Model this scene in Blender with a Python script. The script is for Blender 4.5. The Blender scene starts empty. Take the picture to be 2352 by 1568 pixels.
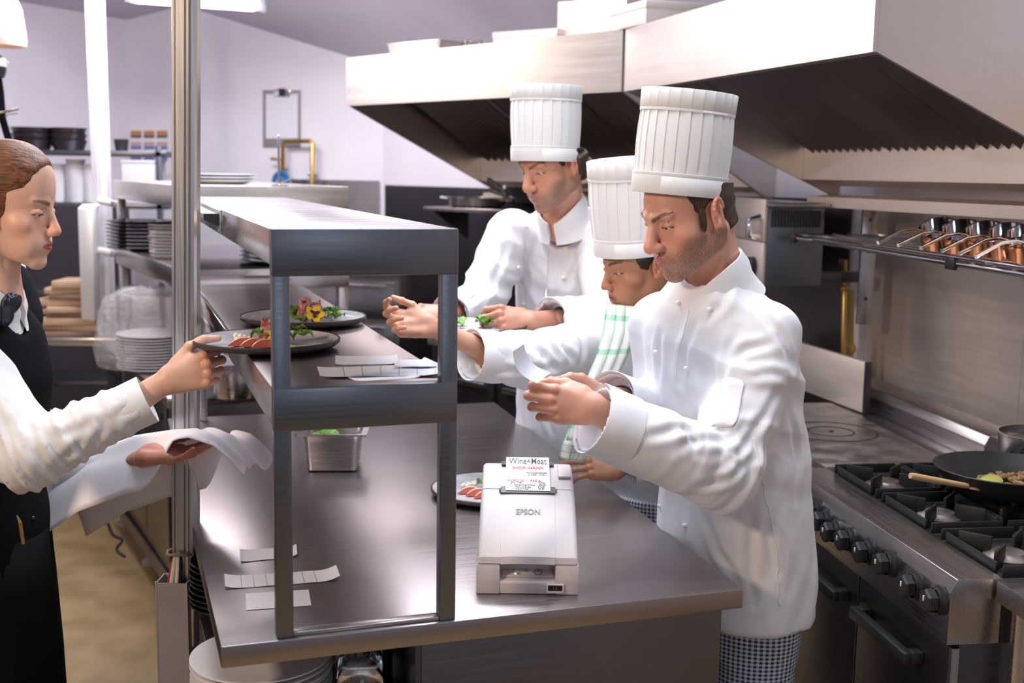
import bpy, bmesh, math, random
import numpy as np
from math import sin, cos, pi, radians as R, sqrt
from mathutils import Vector as V, Matrix
random.seed(7)
SC = bpy.context.scene
COL = SC.collection
# ------------------------------------------------------------------ camera
FPX, PITCH, ROLL, EYE = 2713.9, .143, .015, 1.75
cd = bpy.data.cameras.new('camera'); cam = bpy.data.objects.new('camera', cd); COL.objects.link(cam)
cd.sensor_width = 36; cd.lens = FPX / 2352 * 36
cam.matrix_world = Matrix.Translation((0, 0, EYE)) @ Matrix.Rotation(pi/2 - PITCH, 4, 'X') @ Matrix.Rotation(ROLL, 4, 'Z')
cd.dof.use_dof = True; cd.dof.focus_distance = 2.6; cd.dof.aperture_fstop = 3.6
cd.clip_start = .05
SC.camera = cam
# ------------------------------------------------------------------ light and exposure
SC.view_settings.view_transform = 'Standard'; SC.view_settings.look = 'None'
SC.view_settings.exposure = -.1; SC.view_settings.gamma = 1; SC.view_settings.use_curve_mapping = False
W = bpy.data.worlds.new('world'); SC.world = W; W.use_nodes = True
W.node_tree.nodes['Background'].inputs[0].default_value = (.66, .71, .92, 1)
W.node_tree.nodes['Background'].inputs[1].default_value = .24
def area(name, loc, tgt, size, power, color, sy=None, spread=180):
    l = bpy.data.lights.new(name, 'AREA'); l.energy = power; l.color = color; l.size = size
    l.spread = R(spread)
    if sy: l.shape = 'RECTANGLE'; l.size_y = sy
    o = bpy.data.objects.new(name, l); COL.objects.link(o); o.location = loc
    o.rotation_euler = (V(tgt) - V(loc)).to_track_quat('-Z', 'Y').to_euler()
    return o
area('warm_side_lamp', (-2.5, .4, 2.7), (.9, 3.6, 1.45), .40, 66, (1, .75, .52))
area('overhead_fill', (-.1, 2.9, 3.1), (.0, 3.0, 0), 2.6, 48, (.86, .91, 1), 1.8, 110)  # unseen area light added overhead as soft fill, no fitting modelled
area('front_fill', (1.2, -2.2, 2.5), (.3, 3.0, 1.3), 1.6, 9, (.86, .92, 1))  # unseen weak fill added behind the camera to soften the front
area('mid_room_fill', (-.6, 4.2, 3.2), (-.5, 4.6, 0), 1.8, 62, (.93, .92, 1), .5)  # another unseen fill, added above the middle of the kitchen
area('rear_panel_light', (-1.7, 5.7, 2.7), (-1.8, 6.0, 0), 1.2, 46, (.93, .91, 1), .4)
area('rear_tube_light', (-2.35, 5.5, 2.6), (.4, 4.2, 1.7), .7, 11, (1, .82, .62), .5)
# ------------------------------------------------------------------ pixel helpers (photo frame 2352 x 1568)
def ray(px, py):
    x, y = px - 1176, py - 784
    c, s = cos(ROLL), sin(ROLL)
    x, y = (c*x + s*y)/FPX, -(-s*x + c*y)/FPX
    return V((x, cos(PITCH) + y*sin(PITCH), -sin(PITCH) + y*cos(PITCH)))
EYEV = V((0, 0, EYE))
def at(px, py, Y): d = ray(px, py); return EYEV + d*(Y/d.y)
def atz(px, py, z): d = ray(px, py); return EYEV + d*((z - EYE)/d.z)
def atv(px, py, p, yaw):                       # on the vertical plane through p whose horizontal direction is (-sin yaw, cos yaw)
    n = V((cos(yaw), sin(yaw))); d = ray(px, py)
    return EYEV + d*((p[0]*n.x + p[1]*n.y)/(d.x*n.x + d.y*n.y))
# ------------------------------------------------------------------ materials
MT = {}
def mat(name, col=(.8,.8,.8), rough=.5, metal=0, **k):
    m = bpy.data.materials.new(name); m.use_nodes = True; MT[name] = m
    b = m.node_tree.nodes['Principled BSDF']; I = b.inputs
    I['Base Color'].default_value = (*col, 1); I['Roughness'].default_value = rough; I['Metallic'].default_value = metal
    for kk, v in k.items():
        n = {'spec':'Specular IOR Level','trans':'Transmission Weight','ior':'IOR','coat':'Coat Weight','sheen':'Sheen Weight','sss':'Subsurface Weight','emit':'Emission Strength','alpha':'Alpha'}.get(kk)
        if n: I[n].default_value = v
    if 'emitc' in k: I['Emission Color'].default_value = (*k['emitc'], 1)
    return m
def nd(m, t, **k):
    n = m.node_tree.nodes.new(t)
    for a, v in k.items():
        if hasattr(n, a): setattr(n, a, v)
        else: n.inputs[a.replace('_', ' ')].default_value = v
    return n
def ln(m, a, b): m.node_tree.links.new(a, b)
def pb(m): return m.node_tree.nodes['Principled BSDF'].inputs
def noisy(m, scale=(20,20,20), detail=4, c1=None, c2=None, bump=0, r1=None, r2=None, dist=0, lo=.35, hi=.65, coord='Object', bdist=.002):
    tc = nd(m, 'ShaderNodeTexCoord'); mp = nd(m, 'ShaderNodeMapping'); mp.inputs['Scale'].default_value = scale
    ln(m, tc.outputs[coord], mp.inputs['Vector'])
    n = nd(m, 'ShaderNodeTexNoise', Scale=1.0, Detail=detail); n.inputs['Distortion'].default_value = dist
    ln(m, mp.outputs[0], n.inputs['Vector'])
    if c1 is not None:
        cr = nd(m, 'ShaderNodeValToRGB'); e = cr.color_ramp.elements
        e[0].position = lo; e[1].position = hi; e[0].color = (*c1, 1); e[1].color = (*c2, 1)
        ln(m, n.outputs[0], cr.inputs[0]); ln(m, cr.outputs[0], pb(m)['Base Color'])
    if r1 is not None:
        mr = nd(m, 'ShaderNodeMapRange'); mr.inputs[1].default_value = lo; mr.inputs[2].default_value = hi
        mr.inputs[3].default_value = r1; mr.inputs[4].default_value = r2
        ln(m, n.outputs[0], mr.inputs[0]); ln(m, mr.outputs[0], pb(m)['Roughness'])
    if bump:
        bp = nd(m, 'ShaderNodeBump', Strength=bump, Distance=bdist); ln(m, n.outputs[0], bp.inputs['Height'])
        ln(m, bp.outputs[0], pb(m)['Normal'])
    return n
def steel(name, col, rough, sc=(4, 210, 210), bump=.02, dr=.07, coord='Object'):
    m = mat(name, col, rough, 1)
    noisy(m, sc, 5, bump=bump, r1=max(.04, rough-dr), r2=rough+dr, lo=.3, hi=.7, bdist=.0006, coord=coord)
    # large soft smears of wear on top of the brushing
    tc = nd(m, 'ShaderNodeTexCoord'); n = nd(m, 'ShaderNodeTexNoise', Scale=2.6, Detail=5.0)
    n.inputs['Distortion'].default_value = .8
    ln(m, tc.outputs['Object'], n.inputs['Vector'])
    cr = nd(m, 'ShaderNodeValToRGB'); e = cr.color_ramp.elements; e[0].position = .3; e[1].position = .7
    e[0].color = (*[c*.93 for c in col], 1); e[1].color = (*col, 1)
    ln(m, n.outputs[0], cr.inputs[0]); ln(m, cr.outputs[0], pb(m)['Base Color'])
    return m
steel('steel', (.62, .60, .61), .26)
steel('steel_counter', (.43, .385, .385), .33, (3, 260, 260), .02, .05)
steel('steel_frame', (.22, .24, .28), .34)
steel('steel_wall', (.86, .77, .70), .46, (4, 4, 60), .01, .05); pb(MT['steel_wall'])['Metallic'].default_value = .72
steel('steel_hood', (.70, .66, .63), .36, (2, 60, 60), .01, .05)
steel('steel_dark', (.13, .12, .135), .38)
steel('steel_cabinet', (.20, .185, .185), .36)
steel('steel_range', (.42, .39, .39), .30, (210, 4, 210), .015)
mat('chrome', (.8, .8, .82), .1, 1)
steel('aluminium', (.60, .58, .57), .34, (200, 200, 2))
mat('aluminium_white', (.86, .87, .9), .35, .25)
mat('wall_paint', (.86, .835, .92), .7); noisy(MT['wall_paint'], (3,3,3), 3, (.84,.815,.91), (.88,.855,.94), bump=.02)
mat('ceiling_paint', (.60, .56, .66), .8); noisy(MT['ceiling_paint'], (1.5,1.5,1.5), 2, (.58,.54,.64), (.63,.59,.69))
mat('floor_vinyl', (.36, .25, .12), .42); noisy(MT['floor_vinyl'], (5,5,5), 7, (.31,.21,.10), (.40,.285,.15), bump=.02, r1=.34, r2=.5)
mat('cotton', (.80, .80, .83), .85, sheen=.15); noisy(MT['cotton'], (900,900,900), 2, bump=.12, bdist=.0006)
mat('hat_cotton', (.83, .83, .83), .85, sheen=.15); noisy(MT['hat_cotton'], (700,700,700), 2, bump=.1, bdist=.0005)
mat('shirt_cotton', (.79, .785, .80), .8, sheen=.1); noisy(MT['shirt_cotton'], (900,900,900), 2, bump=.1, bdist=.0005)
mat('black_cloth', (.006, .006, .008), .9, spec=.12); noisy(MT['black_cloth'], (600,600,600), 2, bump=.15, bdist=.0006)
mat('satin_navy', (.012, .015, .03), .35)
mat('napkin_cotton', (.86, .81, .85), .85); noisy(MT['napkin_cotton'], (500,500,500), 2, bump=.1, bdist=.0006)
mat('button_white', (.88, .87, .88), .4)
mat('button_black', (.015, .015, .018), .25)
mat('paper', (.80, .81, .90), .75)
mat('paper_white', (.86, .84, .85), .75)
mat('ink_grey', (.42, .40, .47), .8)
mat('ink_black', (.03, .03, .03), .7)
mat('ink_charcoal', (.10, .09, .09), .7)
mat('ink_red', (.62, .03, .06), .7)
mat('printer_plastic', (.62, .555, .55), .45)
mat('printer_light', (.68, .62, .615), .45)
mat('printer_dark', (.10, .09, .10), .4)
mat('printer_switch', (.018, .004, .005), .2)
mat('printer_logo', (.33, .28, .28), .4)
mat('led_blue', (.5, .75, 1), .4, emit=1.2, emitc=(.5, .8, 1))
mat('plate_rim', (.045, .034, .034), .5)
mat('plate_glaze', (.50, .50, .53), .22); noisy(MT['plate_glaze'], (8, 22, 10), 4, (.44,.44,.47), (.60,.59,.62), dist=.6)
mat('ceramic', (.82, .82, .86), .2, coat=.3)
mat('ceramic_black', (.035, .028, .034), .25, coat=.3)
mat('glass', (1, 1, 1), .02, trans=1, ior=1.45)
mat('black_plastic', (.018, .018, .02), .38)
mat('black_iron', (.016, .015, .015), .5); noisy(MT['black_iron'], (150,150,150), 3, bump=.2, bdist=.0008)
mat('filter_metal', (.15, .12, .12), .32, .9)
mat('grey_iron', (.30, .26, .24), .42, .8); noisy(MT['grey_iron'], (14,14,14), 5, (.24,.20,.18), (.36,.31,.28), r1=.35, r2=.55)
mat('copper', (.72, .30, .14), .22, 1)
mat('brass', (.60, .42, .15), .3, 1)
mat('yellow_pipe', (.55, .42, .14), .4)
mat('wood_board', (.58, .40, .27), .6); noisy(MT['wood_board'], (3, 60, 60), 4, (.45,.29,.19), (.70,.50,.34))
mat('wood_dark', (.30, .19, .15), .6); noisy(MT['wood_dark'], (3, 60, 60), 4, (.24,.15,.12), (.36,.24,.19))
mat('wood_spoon', (.60, .38, .19), .5)
mat('leaf', (.11, .26, .03), .5); noisy(MT['leaf'], (90,90,90), 3, (.07,.19,.02), (.20,.40,.05), bump=.3)
mat('ham', (.42, .10, .085), .4); noisy(MT['ham'], (40, 160, 40), 3, (.36,.07,.07), (.70,.42,.38), dist=.8, lo=.42, hi=.62)
mat('fruit_flesh', (.82, .55, .33), .4)
mat('fruit_skin', (.50, .11, .08), .35)
mat('cheese', (.86, .83, .72), .7); noisy(MT['cheese'], (300,300,300), 3, bump=.5)
mat('sauce', (.80, .74, .42), .3)
mat('petal', (.90, .62, .02), .5)
mat('petal_dark', (.03, .01, .02), .5)
mat('mince', (.22, .12, .05), .6); noisy(MT['mince'], (120,120,120), 4, (.12,.06,.02), (.40,.24,.10), bump=.8, bdist=.004)
mat('blue_plastic', (.03, .16, .42), .4)
mat('plastic_film', (.9, .9, .95), .15, alpha=.28, spec=.8)
noisy(MT['plastic_film'], (26,26,26), 5, bump=1, bdist=.02, dist=.8)
mat('tube_glow', (1, .95, .85), .4, emit=9, emitc=(1, .93, .80))
mat('lamp_housing', (.70, .68, .76), .5)
mat('grey_plastic', (.30, .28, .30), .5)
mat('wire_white', (.7, .66, .6), .5); mat('wire_red', (.5, .04, .03), .5); mat('wire_black', (.01,.01,.012), .5)
mat('tape_tan', (.35, .25, .16), .6)
mat('card_cream', (.62, .54, .50), .7); mat('foil', (.75, .68, .62), .3, .9)
mat('eye_white', (.75, .70, .68), .2); mat('iris', (.05, .035, .025), .15); mat('brow_brown', (.045, .028, .018), .8)
mat('shoe_black', (.012, .012, .013), .35)
def check(m, base, stripe, fx, fz, w):        # woven check from two crossed stripe sets
    tc = nd(m, 'ShaderNodeTexCoord'); sp = nd(m, 'ShaderNodeSeparateXYZ'); ln(m, tc.outputs['UV'], sp.inputs[0])
    fac = []
    for ax, f in ((0, fx), (1, fz)):
        a = nd(m, 'ShaderNodeMath', operation='MULTIPLY'); a.inputs[1].default_value = f; ln(m, sp.outputs[ax], a.inputs[0])
        b = nd(m, 'ShaderNodeMath', operation='FRACT'); ln(m, a.outputs[0], b.inputs[0])
        c = nd(m, 'ShaderNodeMath', operation='LESS_THAN'); c.inputs[1].default_value = w; ln(m, b.outputs[0], c.inputs[0]); fac.append(c)
    s = nd(m, 'ShaderNodeMath', operation='ADD'); ln(m, fac[0].outputs[0], s.inputs[0]); ln(m, fac[1].outputs[0], s.inputs[1])
    h = nd(m, 'ShaderNodeMath', operation='MULTIPLY'); h.inputs[1].default_value = .5; ln(m, s.outputs[0], h.inputs[0])
    cr = nd(m, 'ShaderNodeValToRGB'); e = cr.color_ramp.elements; e[0].color = (*base, 1); e[1].color = (*stripe, 1)
    ln(m, h.outputs[0], cr.inputs[0]); ln(m, cr.outputs[0], pb(m)['Base Color'])
mat('gingham', (.5,.55,.7), .85); check(MT['gingham'], (.72,.76,.88), (.02,.03,.09), 100, 100, .5)
mat('tea_towel', (.8,.78,.7), .85); check(MT['tea_towel'], (.78,.76,.69), (.10,.50,.27), 13, 11, .16)
def skin_mat(name, rough=.45):
    m = mat(name, (.7, .45, .35), rough, sss=.12)
    pb(m)['Subsurface Radius'].default_value = (.012, .005, .003); pb(m)['Subsurface Scale'].default_value = .6
    a = nd(m, 'ShaderNodeAttribute', attribute_name='tone')
    tc = nd(m, 'ShaderNodeTexCoord'); n = nd(m, 'ShaderNodeTexNoise', Scale=26.0, Detail=5.0); ln(m, tc.outputs['Object'], n.inputs['Vector'])
    cr = nd(m, 'ShaderNodeValToRGB'); e = cr.color_ramp.elements; e[0].position = .3; e[1].position = .7
    e[0].color = (.93, .88, .86, 1); e[1].color = (1.05, 1.05, 1.05, 1); ln(m, n.outputs[0], cr.inputs[0])
    mx = nd(m, 'ShaderNodeMix', data_type='RGBA', blend_type='MULTIPLY'); mx.inputs[0].default_value = 1
    ln(m, a.outputs['Color'], mx.inputs[6]); ln(m, cr.outputs[0], mx.inputs[7]); ln(m, mx.outputs[2], pb(m)['Base Color'])
    n2 = nd(m, 'ShaderNodeTexNoise', Scale=420.0, Detail=3.0); ln(m, tc.outputs['Object'], n2.inputs['Vector'])
    bp = nd(m, 'ShaderNodeBump', Strength=.12, Distance=.0008); ln(m, n2.outputs[0], bp.inputs['Height']); ln(m, bp.outputs[0], pb(m)['Normal'])
    return m
skin_mat('skin')
def hair_mat(name, c1, c2, sc):
    m = mat(name, c1, .42); noisy(m, sc, 5, c1, c2, bump=.6, bdist=.0025, dist=.3); return m
hair_mat('hair_brown', (.022,.013,.008), (.075,.045,.028), (260, 260, 60))
hair_mat('hair_auburn', (.075,.026,.009), (.24,.09,.03), (14, 240, 240))
hair_mat('hair_black', (.010,.007,.006), (.04,.028,.022), (220, 220, 60))
# ------------------------------------------------------------------ mesh helpers
class MB:
    def __init__(s): s.b = bmesh.new()
    def add(s, verts, faces, mi=0):
        vs = [s.b.verts.new(v) for v in verts]; out = []
        for f in faces:
            try: g = s.b.faces.new([vs[i] for i in f]); g.material_index = mi; out.append(g)
            except ValueError: pass
        return s
    def hexa(s, p, bev=0, mi=0, seg=2):        # bottom 4 (ccw from above), top 4
        t = bmesh.new(); vs = [t.verts.new(v) for v in p]
        for f in ((3,2,1,0),(4,5,6,7),(0,1,5,4),(1,2,6,5),(2,3,7,6),(3,0,4,7)): t.faces.new([vs[i] for i in f])
        if bev: bmesh.ops.bevel(t, geom=list(t.edges), offset=bev, segments=seg, profile=.5, affect='EDGES')
        return s.merge(t, mi)
    def merge(s, t, mi=0):
        t.verts.index_update()
        s.add([v.co.copy() for v in t.verts], [[v.index for v in f.verts] for f in t.faces], mi); t.free(); return s
    def box(s, c, d, rz=0, bev=0, mi=0, M=None):
        x, y, z = d[0]/2, d[1]/2, d[2]/2; m = Matrix.Translation(c) @ (M if M is not None else Matrix.Rotation(rz, 4, 'Z'))
        return s.hexa([m @ V(q) for q in ((-x,-y,-z),(x,-y,-z),(x,y,-z),(-x,y,-z),(-x,-y,z),(x,-y,z),(x,y,z),(-x,y,z))], bev, mi)
    def bx(s, x0, x1, y0, y1, z0, z1, bev=0, mi=0):
        return s.box(((x0+x1)/2, (y0+y1)/2, (z0+z1)/2), (abs(x1-x0), abs(y1-y0), abs(z1-z0)), 0, bev, mi)
    def prism(s, poly, vec, bev=0, mi=0):      # polygon of 3-D points extruded by vec
        n = len(poly); t = bmesh.new(); a = [t.verts.new(V(p)) for p in poly]; b = [t.verts.new(V(p)+V(vec)) for p in poly]
        t.faces.new(a[::-1]); t.faces.new(b)
        for i in range(n): j = (i+1) % n; t.faces.new((a[i], a[j], b[j], b[i]))
        bmesh.ops.recalc_face_normals(t, faces=list(t.faces))
        if bev: bmesh.ops.bevel(t, geom=list(t.edges), offset=bev, segments=2, profile=.5, affect='EDGES')
        return s.merge(t, mi)
    def rings(s, rr, cap=(1, 1), closed=True, mi=0):
        n = len(rr[0]); vs = []; fs = []
        for r in rr: vs += [V(p) for p in r]
        for k in range(len(rr)-1):
            for i in range(n if closed else n-1):
                j = (i+1) % n; fs.append((k*n+i, k*n+j, (k+1)*n+j, (k+1)*n+i))
        if cap[0]: fs.append(tuple(range(n))[::-1])
        if cap[1]: fs.append(tuple((len(rr)-1)*n+i for i in range(n)))
        return s.add(vs, fs, mi)
    def tube(s, pts, r, n=10, mi=0, cap=(1, 1), flat=1):
        pts = [V(p) for p in pts]; rr = []; up = None
        for i, p in enumerate(pts):
            t = (pts[min(i+1, len(pts)-1)] - pts[max(i-1, 0)]).normalized()
            if up is None: up = t.orthogonal().normalized() if abs(t.z) > .9 else t.cross(V((0,0,1))).normalized()
            up = (up - t*up.dot(t)).normalized(); w = t.cross(up); q = r[i] if isinstance(r, (list, tuple)) else r
            rr.append([p + up*q*cos(2*pi*k/n) + w*q*flat*sin(2*pi*k/n) for k in range(n)])
        return s.rings(rr, cap, mi=mi)
    def lathe(s, prof, c=(0,0,0), n=48, mi=0, M=None):
        M = (M if M is not None else Matrix()); c = V(c); vs = []; fs = []; m = len(prof)
        for k in range(n):
            a = 2*pi*k/n
            vs += [c + M @ V((r*cos(a), r*sin(a), z)) for r, z in prof]
        for k in range(n):
            k2 = (k+1) % n
            for i in range(m-1): fs.append((k*m+i, k2*m+i, k2*m+i+1, k*m+i+1))
        return s.add(vs, fs, mi)
    def ell(s, c, r, M=None, n=20, mi=0):
        t = bmesh.new(); bmesh.ops.create_uvsphere(t, u_segments=n, v_segments=max(6, n//2), radius=1)
        m = Matrix.Translation(c) @ (M if M is not None else Matrix()) @ Matrix.Diagonal((*r, 1)); bmesh.ops.transform(t, matrix=m, verts=t.verts)
        return s.merge(t, mi)
    def build(s, name, mats, parent=None, sharp=40, smooth=True, weld=True):
        if weld: bmesh.ops.remove_doubles(s.b, verts=s.b.verts, dist=1e-5)
        bmesh.ops.recalc_face_normals(s.b, faces=s.b.faces)
        me = bpy.data.meshes.new(name); s.b.to_mesh(me); s.b.free()
        return finish(name, me, mats, parent, sharp, smooth)
def finish(name, me, mats, parent=None, sharp=40, smooth=True):
    for q in (mats if isinstance(mats, (list, tuple)) else [mats]): me.materials.append(MT[q])
    if smooth:
        me.polygons.foreach_set('use_smooth', [True]*len(me.polygons))
        if sharp: me.set_sharp_from_angle(angle=R(sharp))
    o = bpy.data.objects.new(name, me); COL.objects.link(o)
    if parent: o.parent = parent
    return o
def tag(o, label=None, cat=None, group=None, kind=None):
    for k, v in (('label', label), ('category', cat), ('group', group), ('kind', kind)):
        if v: o[k] = v
    return o
def root(name, label, cat, loc=(0,0,0), rz=0, group=None):
    o = bpy.data.objects.new(name, None); COL.objects.link(o); o.location = loc; o.rotation_euler = (0, 0, rz); o.empty_display_size = .05
    return tag(o, label, cat, group)
def dup(o, loc=None, rz=None, label=None):
    c = o.copy(); COL.objects.link(c)
    for ch in list(o.children):
        d = ch.copy(); COL.objects.link(d); d.parent = c
        for g in ch.children: e = g.copy(); COL.objects.link(e); e.parent = d
    if loc is not None: c.location = loc
    if rz is not None: c.rotation_euler = (c.rotation_euler.x, c.rotation_euler.y, rz)
    if label: c['label'] = label
    return c
def text(body, size, M, matn, name, parent, sx=1, align='CENTER', off=0.0, ext=.0002):
    cu = bpy.data.curves.new('t', 'FONT'); cu.body = body; cu.size = size; cu.align_x = align; cu.align_y = 'CENTER'; cu.extrude = ext; cu.offset = off
    t = bpy.data.objects.new('t', cu); COL.objects.link(t)
    me = bpy.data.meshes.new_from_object(t.evaluated_get(bpy.context.evaluated_depsgraph_get()))
    bpy.data.objects.remove(t); bpy.data.curves.remove(cu)
    me.transform(M @ Matrix.Diagonal((sx, 1, 1, 1)))
    me.materials.clear(); return finish(name, me, matn, parent, smooth=False)
# ================================================================== THE ROOM
def struct(name, mb, m, **k): return tag(mb.build(name, m, **k), kind='structure')
K2, K1, K0, KR = V((-2.571, 8.0)), V((-.808, 7.339)), V((1.467, 4.826)), V((2.67, -2.0))
KL = V((-6.6, -.95))
def zr(x, y): return 2.776 - .4465*(x + 2.157) - .3788*(y - 7.845)
def zl(x, y): return 2.776 + .161*(x + 2.157) - .0724*(y - 7.845)
def zc(p): return min(zr(p[0], p[1]), zl(p[0], p[1]), 3.6)
def wall(name, a, b, m='wall_paint', n=24, th=.12):
    d = (b - a).normalized(); nn = V((d.y, -d.x))*th
    if (a + nn).length < a.length: nn = -nn          # thickness goes outwards, away from the camera
    mb = MB()
    pts = [a + (b - a)*(i/n) for i in range(n+1)]
    poly = [V((a.x, a.y, 0)), V((b.x, b.y, 0))] + [V((p.x, p.y, zc(p))) for p in reversed(pts)]
    mb.prism(poly, (nn.x, nn.y, 0)); return struct(name, mb, m, smooth=False)
wall('wall_left', KL, K2); wall('wall_back', K2, K1); wall('wall_corner', K1, K0); wall('wall_right', K0, KR)
mb = MB(); mb.prism([(-8, -3, -.1), (4, -3, -.1), (4, 9.5, -.1), (-8, 9.5, -.1)], (0, 0, .1)); struct('floor', mb, 'floor_vinyl', smooth=False)
# pitched ceiling: the two slopes meet on a ridge
rd = V((.394, -1.0))
def ridge(y): return V((-2.157 + .394*(7.845 - y), y)) 
def slope(name, f, pts):
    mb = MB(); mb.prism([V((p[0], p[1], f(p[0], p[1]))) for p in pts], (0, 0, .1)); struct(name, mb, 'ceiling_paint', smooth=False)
# exact ridge: zr = zl
def rx(y): # x where the slopes meet
    return -2.157 + (-.3788 + .0724)*(y - 7.845)/(.161 + .4465)
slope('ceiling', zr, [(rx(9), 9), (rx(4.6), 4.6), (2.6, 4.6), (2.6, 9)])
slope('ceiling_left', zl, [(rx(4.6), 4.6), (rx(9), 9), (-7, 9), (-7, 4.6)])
# baseboards are hidden; steel cladding on the two rear walls
def panel_on(name, a, b, z0, z1, m, label, th=.008, kind=None):
    d = (b - a).normalized(); nn = V((d.y, -d.x))*th
    if (a + nn).length > a.length: nn = -nn
    mb = MB(); mb.prism([V((a.x+nn.x*1.1, a.y+nn.y*1.1, z0)), V((b.x+nn.x*1.1, b.y+nn.y*1.1, z0)), V((b.x+nn.x*1.1, b.y+nn.y*1.1, z1)), V((a.x+nn.x*1.1, a.y+nn.y*1.1, z1))], (nn.x, nn.y, 0))
    o = mb.build(name, m, smooth=False); o['kind'] = 'structure'; return o
panel_on('trim_1', K1 + (K0-K1)*.012, K1 + (K0-K1)*.97, .02, 1.655, 'steel_dark', '')
panel_on('trim_2', K1 + (K2-K1)*.01, K1 + (K2-K1)*.34, .02, 1.68, 'steel', '')
panel_on('trim_6', K2 + (KL-K2)*.005, K2 + (KL-K2)*.30, .02, 1.50, 'steel_dark', '')
panel_on('trim_3', K0 + (KR-K0)*.002, K0 + (KR-K0)*.1568, .02, 2.0, 'steel_wall', '')
panel_on('trim_4', K0 + (KR-K0)*.157, K0 + (KR-K0)*.36, .02, 2.0, 'steel_wall', '')
panel_on('trim_5', K0 + (KR-K0)*.362, K0 + (KR-K0)*.62, .02, 2.0, 'steel_wall', '')
# ================================================================== NEAR PASS COUNTER
PSI = .328; GO = V((-.420, 2.052, 0))
GM = Matrix.Translation(GO) @ Matrix.Rotation(PSI, 4, 'Z'); GI = GM.inverted()
def toG(p): return GI @ p
ur = lambda v: .957 + .055*(v + .006)                     # right edge of the worktop runs slightly outwards
ct = root('prep_counter', 'long stainless steel pass counter in the foreground with a thick worktop edge', 'counter', GO, PSI)
v1 = 2.03
mb = MB(); mb.hexa([(-.100,-.006,.858), (ur(0),-.006,.858), (ur(v1),v1,.858), (-.100,v1,.858), (-.100,-.006,.9), (ur(0),-.006,.9), (ur(v1),v1,.9), (-.100,v1,.9)], .003)
mb.build('worktop', 'steel_counter', ct)
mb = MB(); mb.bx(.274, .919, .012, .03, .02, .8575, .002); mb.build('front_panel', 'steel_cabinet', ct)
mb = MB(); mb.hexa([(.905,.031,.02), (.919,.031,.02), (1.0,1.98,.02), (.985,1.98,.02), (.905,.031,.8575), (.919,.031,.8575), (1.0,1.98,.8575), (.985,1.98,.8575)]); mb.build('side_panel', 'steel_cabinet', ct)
mb = MB(); mb.bx(.262, .2735, .012, .5, .02, .8575, .001); mb.build('divider_panel', 'steel_dark', ct)
mb = MB(); mb.bx(-.09, .2615, .03, 1.98, .672, .69, .002); mb.build('under_shelf', 'steel_range', ct)
mb = MB(); mb.bx(-.09, .2615, .03, 1.98, .16, .18, .002); mb.build('bottom_shelf', 'steel_range', ct)
mb = MB(); mb.bx(.2617, .2737, .5, 1.98, .02, .8575); mb.build('back_panel', 'steel_dark', ct)
for u, v in ((-.085, 1.95), (.93, 1.95)):
    mb = MB(); mb.bx(u, u+.03, v, v+.03, 0, .857, .003); mb.build('leg', 'steel', ct)
# ---- gantry standing on it
gt = root('heated_gantry', 'two tier stainless steel pass gantry standing along the left of the near counter', 'gantry', GO, PSI)
w, gl = .338, 2.28
def frame_front(v0, v1, name):
    for za, zb_ in ((1.562, 1.645), (1.285, 1.362)): mb = MB(); mb.bx(0, w, v0, v1, za, zb_, .002); mb.build(name, 'steel_frame', gt)
frame_front(0, .03, 'front_frame')
for u in (0, w-.031):
    mb = MB(); mb.bx(u, u+.031, .0005, .0295, .9005, 1.563, .002); mb.build('upright', 'steel_frame', gt)
mb = MB(); mb.bx(.031, w-.031, .004, .028, .9005, .9085, .002); mb.build('base_rail', 'steel', gt)
mb = MB(); mb.bx(0, w, .03, gl, 1.580, 1.6445, .003); mb.build('top_shelf', 'steel', gt)
mb = MB(); mb.bx(0, w, .03, gl, 1.290, 1.3615, .003); mb.build('middle_shelf', 'steel_counter', gt)
for u in (.0, w-.03):
    for v in (1.0, gl-.03):
        if u > 0 and v < 2: continue
        mb = MB(); mb.bx(u+.002, u+.028, v, v+.028, 1.362, 1.580, .002)
        if v > 2: m2 = MB(); m2.bx(u+.002, u+.028, 1.96, 1.988, .9005, 1.290, .002); m2.build('upright', 'steel', gt)
        if v > 2 or u > 0: mb.build('upright', 'steel', gt)
        else: mb.b.free()
# raised metal lip along the far left of the shelf and lamp rail on the top fascia
mb = MB(); mb.bx(-.012, -.001, .80, gl, 1.300, 1.366, .002); mb.build('edge_rail', 'chrome', gt)
mb = MB(); mb.bx(-.006, -.0005, .95, gl, 1.585, 1.643, .001); lr = mb.build('lamp_rail', 'steel', gt)
mb = MB(); mb.prism([(-.0065,.99,1.605), (-.0065,.99,1.632), (-.040,.99,1.632), (-.040,.99,1.620)], (0, 1.2, 0)); mb.build('lamp_housing', 'steel', lr)
mb = MB(); mb.prism([(-.0065,.975,1.603), (-.0065,.975,1.634), (-.042,.975,1.634), (-.042,.975,1.618)], (0, .014, 0)); mb.build('end_cap', 'black_plastic', lr)
for z in (1.592, 1.637):
    mb = MB(); mb.ell((-.0065, .968, z), (.002, .003, .003), n=8); mb.build('screw', 'chrome', lr)
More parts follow.
